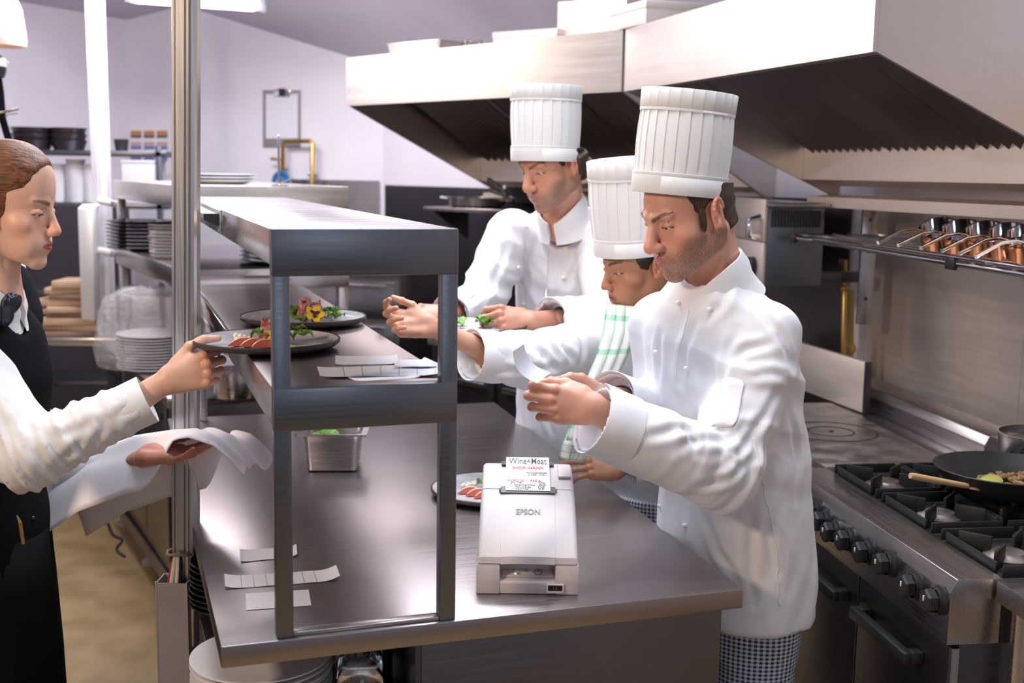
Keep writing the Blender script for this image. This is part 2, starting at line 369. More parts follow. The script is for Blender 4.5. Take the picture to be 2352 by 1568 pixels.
# ================================================================== REAR PASS RUN
B2 = V((-1.25, 4.45, 0)); P2 = .486; BM = Matrix.Translation(B2) @ Matrix.Rotation(P2, 4, 'Z'); BI = BM.inverted()
rc = root('rear_counter', 'stainless steel counter with panelled side beyond the near counter along the aisle', 'counter', B2, P2)
mb = MB(); mb.bx(-.09, .70, -.12, 1.42, .86, .9, .004); mb.build('worktop', 'steel', rc)
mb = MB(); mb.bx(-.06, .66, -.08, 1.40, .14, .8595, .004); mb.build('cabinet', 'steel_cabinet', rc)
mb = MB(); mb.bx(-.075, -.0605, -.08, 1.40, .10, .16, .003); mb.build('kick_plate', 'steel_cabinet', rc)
for k in range(3):
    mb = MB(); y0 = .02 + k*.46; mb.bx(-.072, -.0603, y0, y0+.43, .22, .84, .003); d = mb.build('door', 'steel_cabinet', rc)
    mb = MB(); mb.bx(-.079, -.0725, y0+.05, y0+.38, .78, .80, .002); mb.build('handle', 'black_plastic', d)
for u in (-.02, .60):
    for v in (0, .7, 1.33):
        mb = MB(); mb.lathe([(0,0),(.035,0),(.035,.02),(.018,.03),(.018,.139),(0,.139)], (u, v, 0), 16); mb.build('foot', 'grey_plastic', rc)
rg = root('rear_gantry', 'two tier steel plate gantry on the rear counter with a sunlit fascia', 'gantry', B2, P2)
mb = MB(); mb.bx(0, .66, -.02, 1.47, 1.595, 1.68, .003); mb.build('top_shelf', 'steel_hood', rg)
mb = MB(); mb.bx(0, .66, -.02, 1.47, 1.28, 1.362, .003); mb.build('middle_shelf', 'steel', rg)
for u in (.0, .62):
    for v in (.0, 1.37):
        for za, zb_ in ((1.3625, 1.5945), (.9005, 1.2795)): mb = MB(); mb.bx(u+.002, u+.04, v, v+.038, za, zb_, .002); mb.build('upright', 'steel', rg)
# ================================================================== PLATES, POTS
def plate_prof(r, h=.012, lip=.008, t=.004):
    return [(0,0),(r*.62,0),(r*.70,.002),(r*.97,h),(r,h+.001),(r,h+.004),(r*.97,h+.004),(r*.68,t+.002),(0,t+.001)]
def mk_plate(name, r, m, label, cat, group, loc, h=.012):
    mb = MB(); mb.lathe(plate_prof(r, h), n=56); o = mb.build(name, m); o.location = loc; return tag(o, label, cat, group)
def stack(name, r, m, n, loc, label, cat, group, h=.012, step=.012, jit=.003):
    a = mk_plate(name, r, m, label, cat, group, loc, h)
    for k in range(1, n):
        c = a.copy(); COL.objects.link(c); c.location = V(loc) + V((random.uniform(-jit,jit), random.uniform(-jit,jit), k*step))
def onB(px, py, z): p = atz(px, py, z); return p
# dark plates on the rear gantry's middle shelf
stack('dinner_plate', .165, 'ceramic_black', 8, at(330, 560, 5.5)*V((1,1,0)) + V((0,0,1.363)), 'black dinner plate in the dark stack at the left of the rear gantry shelf', 'plate', 'black plates stacked at the left of the rear gantry', step=.017, h=.014)
stack('dinner_plate', .19, 'ceramic_black', 11, V((-.93, 4.86, 1.363)), 'black dinner plate in the wide dark stack seen under the near gantry top', 'plate', 'black plates stacked under the near gantry top', step=.0165, h=.014)
stack('saucer', .085, 'ceramic', 8, at(392, 580, 5.02)*V((1,1,0)) + V((0,0,1.363)), 'small white saucer in the stack on the rear gantry shelf behind the post', 'saucer', 'white saucers on the rear gantry shelf', step=.0135, h=.014)
p = at(374, 548, 5.3); 
stack('side_plate', .10, 'ceramic', 10, V((p.x+.02, p.y+.06, 1.363)), 'white side plate on the rear gantry shelf between dark plates and saucers', 'plate', 'white side plates on the rear gantry shelf', step=.0125)
stack('dinner_plate', .15, 'ceramic', 12, at(352, 800, 4.93)*V((1,1,0)) + V((0,0,.901)), 'white dinner plate in the stack on the rear counter behind the post', 'plate', 'white dinner plates on the rear counter', step=.0125)
# clear film draped over those plates
pc = at(340, 720, 5.0)
mb = MB(); rr = []
for k, (r, z) in enumerate(((.20, .92), (.205, 1.0), (.19, 1.06), (.17, 1.13), (.15, 1.19), (.10, 1.225), (.03, 1.235))):
    rr.append([V((pc.x - .02 + r*(1 + .09*sin(5*a + k))*cos(a), pc.y + r*(1 + .09*sin(7*a - k))*sin(a), z + .012*sin(4*a + 2*k))) for a in [2*pi*i/40 for i in range(40)]])
mb.rings(rr, (0, 1)); tag(mb.build('plastic_bag', 'plastic_film', sharp=0), 'crumpled clear plastic bag over the white plates on the rear counter', 'bag')
# white plates and a strip of card on the rear gantry top
for k, (r, z) in enumerate(((.155, 1.681), (.16, 1.693), (.16, 1.705))):
    mk_plate('serving_plate', r, 'ceramic', 'large white serving plate stacked on top of the rear gantry beside the ticket spike', 'plate', 'white serving plates on top of the rear gantry', at(500, 420, 4.85)*V((1,1,0)) + V((0,0,z)), .014)
# stainless pot behind the counter end
pp = at(541, 905, 4.32); pt = root('saucepan', 'round stainless steel pan on the rear counter under the near gantry shelf', 'pan', V((pp.x, pp.y, .901)))
mb = MB(); mb.lathe([(0,0),(.066,0),(.074,.006),(.079,.03),(.079,.105),(.083,.107),(.083,.109),(.077,.109),(.075,.03),(.068,.008),(0,.006)], n=48); mb.build('pan_body', 'steel', pt)
mb = MB(); mb.tube([(-.078,-.01,.09),(-.13,-.03,.10),(-.20,-.06,.105)], [.006,.008,.009], 8, flat=1.5); mb.build('handle', 'steel', pt)
# white plates under the counter
for k in range(8):
    m = mk_plate('dinner_plate', .14, 'ceramic', 'large white plate in the stack on the shelf under the near counter', 'plate', 'white plates under the near counter', GM @ V((-.002 + random.uniform(-.003,.003), .225 + random.uniform(-.003,.003), .692 + k*.0105)), .013)
stack('bowl', .10, 'ceramic_black', 9, GM @ V((-.015, .70, .692)), 'black bowl in the dark stack under the left edge of the near counter', 'bowl', 'black bowls under the near counter', h=.03, step=.013)
# upturned wine glasses under the counter
gl_prof = [(.036,0),(.042,.03),(.046,.06),(.043,.085),(.030,.105),(.012,.116),(.005,.122),(.004,.142),(.004,.150),(.020,.154),(.033,.157),(.033,.159),(0,.159)]
inn = [(.0345,0),(.0405,.03),(.0445,.06),(.0415,.084),(.029,.1035),(.010,.113),(0,.115)]
glass0 = None
for k, (u, v) in enumerate(((.205, .07), (.225, .165), (.245, .25), (.17, .27))):
    g_ = root('wine_glass', ['upturned wine glass nearest the front under the near counter', 'second upturned wine glass behind the front one under the counter', 'upturned wine glass against the dark divider under the counter', 'rear upturned wine glass beside the white plates'][k], 'glass', GM @ V((u - .035, v + .015, .691)), group='upturned wine glasses under the near counter')
    if glass0 is None:
        mb = MB(); mb.lathe(gl_prof[:7][::1] + inn[::-1], n=36); a = mb.build('glass_bowl', 'glass', g_); mb = MB(); mb.lathe([(0,.1225)] + gl_prof[6:], n=36); b = mb.build('glass_stem', 'glass', g_); glass0 = (a, b)
    else:
        for q in glass0: c = q.copy(); COL.objects.link(c); c.parent = g_
# steel gastro pan on the counter
gp = GM @ V((.325, 1.23, .9005)); gn = root('gastro_pan', 'small rectangular stainless steel food pan with a flared rim on the near counter', 'pan', gp, .05)
def rrect(a, b, r, z, n=5):
    out = []
    for cx, cy, s in ((a-r, b-r, 0), (-a+r, b-r, 1), (-a+r, -b+r, 2), (a-r, -b+r, 3)):
        out += [V((cx + r*cos(pi/2*(s + i/n)), cy + r*sin(pi/2*(s + i/n)), z)) for i in range(n+1)]
    return out
mb = MB(); mb.rings([rrect(.066,.060,.014,0), rrect(.071,.065,.016,.004), rrect(.078,.071,.018,.085), rrect(.083,.075,.02,.105), rrect(.085,.077,.02,.109), rrect(.100,.092,.01,.111), rrect(.100,.092,.01,.108), rrect(.101,.093,.01,.113), rrect(.084,.076,.02,.112), rrect(.082,.074,.02,.105), rrect(.077,.070,.018,.085), rrect(.070,.064,.016,.007)])
mb.build('pan_shell', 'steel', gn)
mb = MB()
for k in range(8): mb.ell((random.uniform(-.05,.05), random.uniform(-.045,.045), .098 + random.uniform(0,.01)), (.022,.016,.005), Matrix.Rotation(random.uniform(0,6),4,'Z') @ Matrix.Rotation(.4,4,'X'), 10)
tag(mb.build('herb_leaves', 'leaf'), 'green herb leaves heaped inside the steel food pan', 'herbs', kind='stuff').location = gp
# ================================================================== PAPERS
def slip(name, pts, label, cat, lines=(), curl=0, m='paper', th=.0006, group=None):
    """paper quad pts (bl, br, tr, tl) in world, ends lifted by curl; ruled lines printed as a part"""
    n = 16; bl, br, tr, tl = [V(p) for p in pts]; mb = MB(); rows = []
    f = lambda s: curl*((max(0, s-.82)/.18)**2 + .6*(max(0, .12-s)/.12)**2) + .25*curl*(.5+.5*sin(s*19))*.3
    for i in range(n+1):
        s = i/n; z = V((0,0,f(s))); a = bl.lerp(br, s)+z; b = tl.lerp(tr, s)+z; u = V((0,0,th)); rows.append([a, b, b+u, a+u])
    mb.rings(rows); o = mb.build(name, m, sharp=50); tag(o, label, cat, group)
    if lines:
        mb = MB()
        for s, ww in lines:
            q = []
            for ss in (s, s+ww): zz = V((0,0,f(ss)+th+.0003)); q += [bl.lerp(br, ss)+zz, tl.lerp(tr, ss)+zz]
            mb.add([q[0], q[1], q[3], q[2]], [(0,1,2,3)])
        mb.build('ruled_lines', 'ink_grey', o, smooth=False)
    return o
z0 = .9012
def qz(ps, z): return [atz(x, y, z) for x, y in ps]
slip('label_strip', qz([(552,1291),(683,1278),(681,1255),(551,1264)], z0), 'short blank white paper strip, farthest of the three on the counter front', 'paper', curl=.006)
slip('label_strip', qz([(517,1353),(781,1333),(772,1308),(515,1324)], z0), 'long white paper strip ruled into boxes, lying across the counter front', 'paper', [(k/9.2+.14, .006) for k in range(8)], .010)
slip('label_strip', qz([(566,1401),(715,1390),(709,1354),(564,1363)], z0), 'wide blank white paper strip nearest the counter front edge', 'paper')
zs = 1.3625
slip('order_ticket', qz([(770,838),(916,836),(912,818),(770,818)], zs), 'plain white order ticket at the back of the pile on the gantry shelf', 'paper', curl=.003, group='order tickets on the gantry shelf')
slip('order_ticket', qz([(735,866),(1010,862),(1012,838),(728,845)], zs+.003), 'white order ticket ruled into boxes on the gantry shelf', 'paper', [(k/6.6+.2, .007) for k in range(6)], .004, group='order tickets on the gantry shelf')
slip('order_ticket', qz([(905,842),(1010,842),(975,826),(918,827)], zs+.008), 'small white order ticket on the right of the pile on the gantry shelf', 'paper', curl=.005, group='order tickets on the gantry shelf')
slip('order_ticket', qz([(815,876),(965,868),(950,864),(800,869)], zs+.012), 'narrow white order ticket nearest the front of the gantry shelf', 'paper', curl=.003, group='order tickets on the gantry shelf')
# ticket spike on the rear gantry top
sp = at(641, 425, 4.55); sk = root('ticket_spike', 'thin upright steel ticket spike on the rear gantry top', 'spike', V((sp.x, sp.y, 1.681)))
mb = MB(); mb.lathe([(0,0),(.035,0),(.035,.004),(.006,.008),(.0042,.012),(.0042,.19),(0,.196)], n=24); mb.build('spike_rod', 'chrome', sk)
a0 = at(575, 436, 4.35); a1 = at(672, 422, 4.42)
mb = MB(); rows = []
for i in range(13):
    s = i/12; p = V((a0.x + (a1.x-a0.x)*s, a0.y + (a1.y-a0.y)*s, 1.684 + .028*max(0, s-.45)**1.5/.4)); rows.append([p + V((0,-.03,0)), p + V((0,.03,0)), p + V((0,.03,.001)), p + V((0,-.03,.001))])
mb.rings(rows); tag(mb.build('paper_ticket', 'paper_white'), 'curled white ticket lying beside the spike on the rear gantry top', 'paper')
# ================================================================== POSTS
a, b = V((-.730, 2.76, 3.0)), V((-.798, 2.74, 0))
po = root('electrical_post', 'tall ridged aluminium service post standing in front of the gantry', 'post', b)
d = (a - b); mb = MB(); ax = (d.normalized()); X = V((1,0,0)); X = (X - ax*X.dot(ax)).normalized(); Y = ax.cross(X)
prof = [(-.029,.02),(-.029,-.012),(-.026,-.018),(-.022,-.018),(-.021,-.013),(-.018,-.013),(-.017,-.021),(.002,-.021),(.003,-.014),(.006,-.014),(.007,-.021),(.012,-.021),(.013,-.015),(.016,-.015),(.017,-.019),(.024,-.017),(.029,-.010),(.029,.02)]
mb.rings([[X*x + Y*y + d*t for x, y in prof] for t in (.20, 1)]); mb.build('channel', 'aluminium', po, sharp=25)
mb = MB(); hb = .70
for x0, x1, y0, y1 in ((-.042,.034,-.042,-.039), (-.042,-.039,-.042,.03), (.031,.034,-.042,.03), (-.042,.034,.027,.03)):
    mb.bx(x0, x1, y0, y1, 0, .768)
mb.build('base_box', 'grey_plastic', po, smooth=False)
mb = MB(); mb.bx(-.0425,-.0385,-.043,-.0395,.002,.772,.001); mb.bx(.0305,.0345,-.043,-.0395,.002,.772,.001); mb.build('box_edge', 'aluminium', po)
for x, m, ww in ((-.006,'wire_white',.0055),(.004,'wire_white',.005),(-.012,'wire_red',.003),(.010,'wire_black',.003)):
    mb = MB(); mb.tube([(x*1.5,-.028,.70),(x*1.3,-.030,.76),(x+.004,-.026,.80),(x*.6+.006,-.019,.835)], ww, 8); mb.build('cable', m, po)
mb = MB(); mb.tube([V((.031*cos(t)+.008, -.002+.026*sin(t), .832+.002*sin(3*t))) for t in [2*pi*i/24 for i in range(25)]], .0035, 8); mb.build('tie', 'tape_tan', po)
# white frame post at the left with a boxed side panel
a, b = at(217, 0, 5.85), at(246, 790, 5.85); b.z = .9005
fp = root('frame_post', 'white aluminium frame post with a hanging white panel in the left background', 'post', b)
a = a - b; d = a*1.12
mb = MB(); prof = [(-.035,.045),(-.035,-.03),(-.004,-.037),(.004,-.026),(.009,-.037),(.035,-.03),(.035,.045)]
mb.rings([[V((x, y, 0)) + d*t for x, y in prof] for t in (0, 1)]); mb.build('post_profile', 'aluminium_white', fp, sharp=25)
q = at(178, 478, 5.7) - b; r = at(187, 733, 5.7) - b; q2 = at(214, 478, 5.7) - b; r2 = at(217, 737, 5.7) - b
mb = MB(); mb.hexa([r, r2, r2+V((.01,.07,0)), r+V((0,.07,0)), q, q2, q2+V((.01,.07,.02)), q+V((0,.07,.02))], .004); mb.build('side_panel', 'aluminium_white', fp)
for zz in (460, 575):
    s0 = at(226, zz, 5.74) - b; mb = MB(); mb.tube([s0, s0 + V((.05,.0,-.01)), s0 + V((.06,.06,-.02))], .018, 8); mb.build('bracket', 'aluminium_white', fp)
# ================================================================== EXTRACTOR HOODS
S_, E_, H_ = V((.402, 4.486)), V((.866, 2.943)), V((-.816, 5.796))
def hood(name, a, b, depth, label, perp):
    d = (b - a); L = d.length; d = d.normalized()
    rz = math.atan2(d.y, d.x); o = root(name, label, 'extractor hood', V((a.x, a.y, 0)), rz)
    s = 1 if V((-d.y, d.x)).dot(perp) > 0 else -1              # +y local is towards the wall when s = 1
    f = lambda t, p, z: V((t, s*p, z))
    def pr(name, poly, v, m, par=o, **k): mb = MB(); mb.prism(poly, v, **k); return mb.build(name, m, par)
    zb, zt = 2.05, 2.275
    pr('fascia', [f(.001,0,zb), f(L-.001,0,zb), f(L-.001,0,zt), f(.001,0,zt)], V((0, s*.012, 0)), 'steel_hood')
    pr('lower_lip', [f(.013,.0125,zb), f(L-.013,.0125,zb), f(L-.013,.07,zb+.004), f(.013,.07,zb+.004)], V((0,0,.018)), 'steel_range')
    pr('top_panel', [f(.013,.0125,zt-.012), f(L-.013,.0125,zt-.012), f(L-.013,depth,zt-.012), f(.013,depth,zt-.012)], V((0,0,.012)), 'steel')
    k = .42
    for t in (.001, L-.013):
        pr('end_panel', [f(t,.0125,zb), f(t,.0125,zt), f(t,depth,zt), f(t,depth,zb-k*depth)], V((.012,0,0)), 'steel_hood')
        pr('end_lip', [f(t-.004,.0125,zb-.0015), f(t-.004,.0125,zb+.018), f(t-.004,depth,zb-k*depth+.018), f(t-.004,depth,zb-k*depth-.0015)], V((.020,0,0)), 'steel_dark') if False else None
    pb_ = depth - .17
    pr('gutter_beam', [f(.014,pb_,zb-k*pb_+.005), f(.014,pb_,zb-k*pb_+.125), f(.014,depth-.01,zb-k*pb_+.15), f(.014,depth-.01,zb-k*pb_-.02)], V((L-.028,0,0)), 'steel_wall')
    pr('rear_rail', [f(.02,pb_+.02,zb-k*pb_-.10), f(.02,pb_+.02,zb-k*pb_-.06), f(.02,depth-.01,zb-k*pb_-.05), f(.02,depth-.01,zb-k*pb_-.10)], V((L-.04,0,0)), 'steel_wall')
    # grease filters: corrugated panels on the slope behind the fascia
    p0, z0_, p1_, z1_ = .10, zt-.03, pb_, zb-k*pb_+.135
    nf = max(2, round(L/.52)); wf = (L-.10)/nf  # filters side by side
    for i in range(nf):
        t0 = .05 + i*wf; mb = MB(); ns = 10; rows = []
        for q in range(ns*4+1):
            t = t0 + .008 + (wf-.016)*q/(ns*4); hgt = .030*(0, .35, 1, .35)[q % 4]
            rows.append([f(t, p0, z0_ - hgt), f(t, p1_, z1_ - hgt)])
        vs = [p for r_ in rows for p in r_]; mb.add(vs, [(2*q, 2*q+1, 2*q+3, 2*q+2) for q in range(len(rows)-1)])
        ff = mb.build('grease_filter', 'filter_metal', o, smooth=False)
        mb = MB()
        for t in (t0, t0+wf-.008): mb.prism([f(t,p0,z0_-.016), f(t,p1_,z1_-.016), f(t,p1_,z1_+.004), f(t,p0,z0_+.004)], V((.008,0,0)))
        mb.build('filter_frame', 'filter_metal', ff, smooth=False)
    return o
hd = hood('extractor_hood', S_, E_, .93, 'stainless steel extractor hood above the cooking range at right', V((1,.3)))
hf = hood('extractor_hood', S_ + V((-.008,.009)), H_, 1.02, 'far stainless steel extractor hood with a bright fascia in the background', V((.7,.7)))
# things lying on top of the hoods
def foil_tray(name, c, L, wd, h, rz, label, m='foil', cat='tray'):
    o = root(name, label, cat, c, rz); mb = MB()
    mb.rings([rrect(L*.46,wd*.46,.01,0), rrect(L*.5,wd*.5,.012,h), rrect(L*.52,wd*.52,.012,h+.002), rrect(L*.52,wd*.52,.012,h), rrect(L*.49,wd*.49,.012,h-.002), rrect(L*.45,wd*.45,.01,.003)]); mb.build('tray_shell', m, o); return o
zt_ = 2.276
p = at(985, 118, 5.85); foil_tray('foil_tray', V((p.x, p.y, zt_)), .36, .22, .075, -.72, 'shallow foil tray on the left end of the far hood')
p = at(1240, 92, 5.35)
o = root('shallow_box', 'long cream cardboard box lying on the far hood', 'box', V((p.x, p.y, zt_)), -.72+.1); mb = MB(); mb.bx(-.17,.17,-.12,.12,0,.075,.004); mb.build('box_body', 'card_cream', o); mb = MB(); mb.bx(-.172,.172,-.122,.122,.05,.079,.003); mb.build('box_lid', 'card_cream', o)
p = at(1520, 40, 4.4); o = root('shallow_box', 'cream cardboard box lying over the seam between the hoods', 'box', V((p.x, p.y+.1, zt_)), -1.2); mb = MB(); mb.bx(-.15,.15,-.13,.13,0,.08,.004); mb.build('box_body', 'card_cream', o); mb = MB(); mb.bx(-.152,.152,-.132,.132,.055,.084,.003); mb.build('box_lid', 'card_cream', o)
p = at(1385, 40, 5.25); o = root('exhaust_duct', 'square steel exhaust duct rising from the far hood to the ceiling', 'duct', V((p.x, p.y, zt_)), -.5); mb = MB(); mb.bx(-.16,.16,-.12,.12,0,min(zc((p.x+.2,p.y+.1)), zc((p.x,p.y)))-zt_-.03,.003); mb.build('duct_body', 'steel_wall', o); mb = MB(); mb.bx(-.17,.17,-.13,.13,0,.02,.002); mb.build('duct_flange', 'steel_wall', o)
p = at(1085, 98, 5.7); o = root('glass_jar', 'small clear jar standing on the far hood between tray and box', 'jar', V((p.x, p.y, zt_))); mb = MB(); mb.lathe([(0,0),(.045,0),(.05,.02),(.05,.075),(.046,.078),(.046,.02),(0,.006)], n=24); mb.build('jar_body', 'glass', o)
# ================================================================== COOKING RANGE
RO = V((.962, 2.433, 0)); RZ = .140; RM = Matrix.Translation(RO) @ Matrix.Rotation(RZ, 4, 'Z')
rn = root('gas_range', 'stainless steel gas range with black knobs and cast iron burners at right', 'range', RO, RZ)
Lr = .96
mb = MB(); mb.bx(.02, .70, .012, Lr-.002, .10, .75, .003); mb.build('body', 'steel_dark', rn)
mb = MB(); mb.prism([(-.015,0,.752),(-.015,0,.868),(.0,0,.899),(.105,0,.899),(.105,0,.752)], (0,Lr-.001,0), .002); mb.build('control_panel', 'steel_range', rn)
mb = MB(); mb.bx(.106, .52, 0, Lr-.001, .752, .884, .002); mb.build('burner_tray', 'black_iron', rn)
mb = MB(); mb.bx(.521, .60, 0, Lr-.001, .752, .899, .002); mb.build('back_strip', 'steel_range', rn)
mb = MB(); mb.prism([(.601,0,.752),(.601,0,.955),(.615,0,.985),(.70,0,.995),(.70,0,.752)], (0,Lr-.001,0), .003); rs = mb.build('flue_riser', 'steel_range', rn)
mb = MB()
for k in range(22): mb.box((.655, .05+k*.04, .9905), (.034, .024, .004), 0, 0)
mb.build('vent_slots', 'black_plastic', rs)
for y0, y1, m in ((.02, .47, 'steel_dark'), (.48, .94, 'steel_cabinet')):
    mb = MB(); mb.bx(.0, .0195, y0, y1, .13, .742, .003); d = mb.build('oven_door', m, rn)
    hy = (y0+.10, y1-.05) if y0 < .1 else (y0+.04, y1-.10)
    mb = MB(); mb.bx(-.05,-.025,hy[0],hy[1],.655,.685,.006); mb.bx(-.03,.0,hy[0],hy[0]+.03,.655,.685,.004); mb.bx(-.03,.0,hy[1]-.03,hy[1],.655,.685,.004); mb.build('handle', 'black_plastic', d)
mb = MB(); mb.bx(.0, .0195, .004, .018, .02, .742, .002); mb.build('door_stile', 'steel_range', rn)
for x in (.05, .62):
    for y in (.05, Lr-.06): mb = MB(); mb.lathe([(0,0),(.025,0),(.025,.02),(.015,.03),(.015,.1),(0,.1)], (x,y,0), 16); mb.build('foot', 'chrome', rn)
RI = RM.inverted()
def knob(par, px, py):
    p = RI @ atv(px, py, RM @ V((-.03, 0, 0)), RZ); mb = MB()
    Mx = Matrix.Rotation(-pi/2, 4, 'Y')
    mb.lathe([(0,.0),(.033,.0),(.033,.006),(.027,.010),(.027,.018)], (-.0152, p.y, p.z), 24, M=Mx)
    mb.lathe([(.0265,.018),(.0275,.036),(.023,.041),(0,.041)], (-.0152, p.y, p.z), 6, M=Mx)
    kb = mb.build('knob', 'black_plastic', par, sharp=30)
    mb = MB(); mb.box((-.0575, p.y, p.z+.006), (.003, .004, .012), 0, .001); mb.build('pointer', 'paper_white', kb)
for q in ((1945,1240),(1987,1267),(2035,1294),(2095,1345),(2148,1378)): knob(rn, *q)
# burners
for bx_, by in ((.21, .16), (.41, .16), (.21, .48), (.41, .48), (.21, .79), (.41, .79)):
    mb = MB(); mb.lathe([(0,.884),(.055,.884),(.055,.892),(.04,.898),(.036,.904),(0,.906)], (bx_, by, .0005), 28); mb.build('burner', 'grey_iron' if bx_ < .3 else 'black_iron', rn)
    mb = MB()
    for a in range(4):
        t = a*pi/2 + pi/4
        mb.box((bx_+.075*cos(t), by+.075*sin(t), .909), (.075, .007, .045), t, .002)
        mb.box((bx_+.093*cos(a*pi/2), by+.135*sin(a*pi/2), .904), (.006, .22, .028) if a % 2 == 0 else (.186, .006, .028), 0, .002)
    mb.build('pan_support', 'black_iron', rn)
# solid top range beyond it
st = root('solid_top_range', 'solid top range with a round cast iron plate behind the standing chef', 'range', RM @ V((0, Lr+.002, 0)), RZ)
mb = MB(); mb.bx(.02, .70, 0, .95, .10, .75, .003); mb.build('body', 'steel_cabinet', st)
mb = MB(); mb.prism([(-.015,0,.752),(-.015,0,.868),(.0,0,.899),(.105,0,.899),(.105,0,.752)], (0,.95,0), .002); mb.build('control_panel', 'steel_range', st)
mb = MB(); mb.bx(.106, .52, .0, .95, .752, .902, .003); hp = mb.build('hot_plate', 'grey_iron', st)
for r in (.075, .15):
    mb = MB(); mb.lathe([(r-.004,.9022),(r-.002,.9035),(r+.002,.9035),(r+.004,.9022)], (.315, .46, 0), 48); mb.build('plate_ring', 'black_iron', hp)
mb = MB(); mb.lathe([(0,.9055),(.008,.905),(.009,.9022)], (.315,.46,0), 16); mb.build('plate_plug', 'black_iron', hp)
mb = MB(); mb.bx(.521, .60, 0, .95, .752, .899, .002); mb.build('back_strip', 'steel_range', st)
mb = MB(); mb.prism([(.601,0,.752),(.601,0,.955),(.615,0,.985),(.70,0,.995),(.70,0,.752)], (0,.95,0), .003); mb.build('flue_riser', 'steel_range', st)
for y0 in (.02, .49):
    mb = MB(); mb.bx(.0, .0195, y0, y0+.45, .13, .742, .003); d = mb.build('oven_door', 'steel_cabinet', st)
    mb = MB(); mb.bx(-.05,-.025,y0+.06,y0+.36,.655,.685,.006); mb.bx(-.03,.0,y0+.06,y0+.09,.655,.685,.004); mb.bx(-.03,.0,y0+.33,y0+.36,.655,.685,.004); mb.build('handle', 'black_plastic', d)
for x in (.05, .62):
    for y in (.05, .88): mb = MB(); mb.lathe([(0,0),(.025,0),(.025,.02),(.015,.03),(.015,.1),(0,.1)], (x,y,0), 16); mb.build('foot', 'chrome', st)
RI_ = RI; RI = (RM @ Matrix.Translation((0, Lr+.002, 0))).inverted()
for q in ((1868,1172),(1890,1196),(1912,1221)): knob(st, *q)
# splash panel standing on the back of the solid top
a, b = at(1862, 930, 4.60), at(1992, 930, 4.20)
pn = root('splash_panel', 'upright steel splash panel at the back of the solid top range', 'panel', V((a.x, a.y, .905)))
d = V((b.x-a.x, b.y-a.y, 0)); d = d*1.0; nn = V((-d.y, d.x, 0)).normalized()*.02
mb = MB(); mb.prism([-d*.9, d, d+V((0,0,.185)), V((0,0,.185))-d*.9], -nn, .002); mb.build('panel_sheet', 'steel_wall', pn)
mb = MB(); mb.prism([d*1.001, d*1.04, d*1.04+V((0,0,.186)), d*1.001+V((0,0,.186))], -nn); mb.build('panel_edge', 'steel_dark', pn)
# side table at right edge
tb = root('side_table', 'small steel side table against the end of the gas range', 'table', RO, RZ)
mb = MB(); mb.bx(.085, .72, -.62, -.006, .85, .898, .004); mb.build('table_top', 'steel', tb)
for x, y in ((.12,-.05),(.12,-.58),(.68,-.05),(.68,-.58)):
    mb = MB(); mb.tube([(x,y,0),(x,y,.849)], .018, 14); mb.build('leg', 'steel', tb)
mb = MB(); mb.bx(.11,.69,-.59,-.03,.30,.32,.003); mb.build('shelf', 'steel', tb)
# frying pan with food and spoon
fc = V((1.30, 3.02, .933)); fpn = root('frying_pan', 'deep black iron frying pan on the burners at right', 'pan', fc)
mb = MB(); mb.lathe([(0,0),(.10,0),(.135,.010),(.170,.050),(.180,.066),(.183,.068),(.180,.070),(.166,.052),(.130,.013),(.10,.004),(0,.004)], n=56); mb.build('pan_bowl', 'black_iron', fpn)
mb = MB(); mb.tube([(.17,.05,.06),(.26,.08,.085),(.40,.12,.10)], [.012,.010,.013], 10, flat=1.6); mb.build('handle', 'black_iron', fpn)
mb = MB(); random.seed(3)
for k in range(90):
    a, r = random.uniform(0, 2*pi), .10*sqrt(random.random()); mb.ell((.04+r*cos(a), .01+r*.8*sin(a), .015+.02*random.random()), (.012,.010,.008), Matrix.Rotation(a,4,'Z'), 8)
m_ = mb.build('minced_meat', 'mince'); m_.location = fc; tag(m_, 'browned minced meat heaped in the frying pan', 'meat', kind='stuff')
mb = MB()
for k in range(7):
    mb.ell((-.055+random.uniform(-.035,.035), -.01+random.uniform(-.03,.03), .030+.012*random.random()), (.028,.020,.005), Matrix.Rotation(random.uniform(0,6),4,'Z') @ Matrix.Rotation(random.uniform(-.5,.5),4,'X'), 10)
m_ = mb.build('green_vegetables', 'sauce'); MT['sauce_green'] = mat('sauce_green', (.45,.42,.10), .45); m_.data.materials[0] = MT['sauce_green']; m_.location = fc; tag(m_, 'yellow green vegetable pieces in the frying pan', 'vegetables', kind='stuff')
s0, s1 = at(2091, 1092, 2.86), at(2300, 1130, 2.95)
sp_ = root('wooden_spoon', 'pale wooden spoon resting across the rim of the frying pan', 'spoon', s0)
d = s1 - s0; mb = MB(); mb.tube([V((0,0,0)), d*.05, d*.62], [.0075,.0085,.007], 10); mb.build('spoon_handle', 'wood_spoon', sp_)
ang = math.atan2(d.y, d.x); mb = MB(); mb.ell(d*.78, (.045,.020,.006), Matrix.Rotation(ang,4,'Z') @ Matrix.Rotation(.12,4,'Y'), 18); mb.build('spoon_bowl', 'wood_spoon', sp_)
sq = at(2352, 1062, 3.35); so = root('stock_pot', 'steel stock pot partly out of frame behind the frying pan', 'pot', V((sq.x+.05, sq.y, .933)))
mb = MB(); mb.lathe([(0,0),(.12,0),(.125,.006),(.125,.085),(.128,.087),(.128,.09),(.121,.09),(.121,.008),(0,.006)], n=40); mb.build('pot_body', 'steel', so)
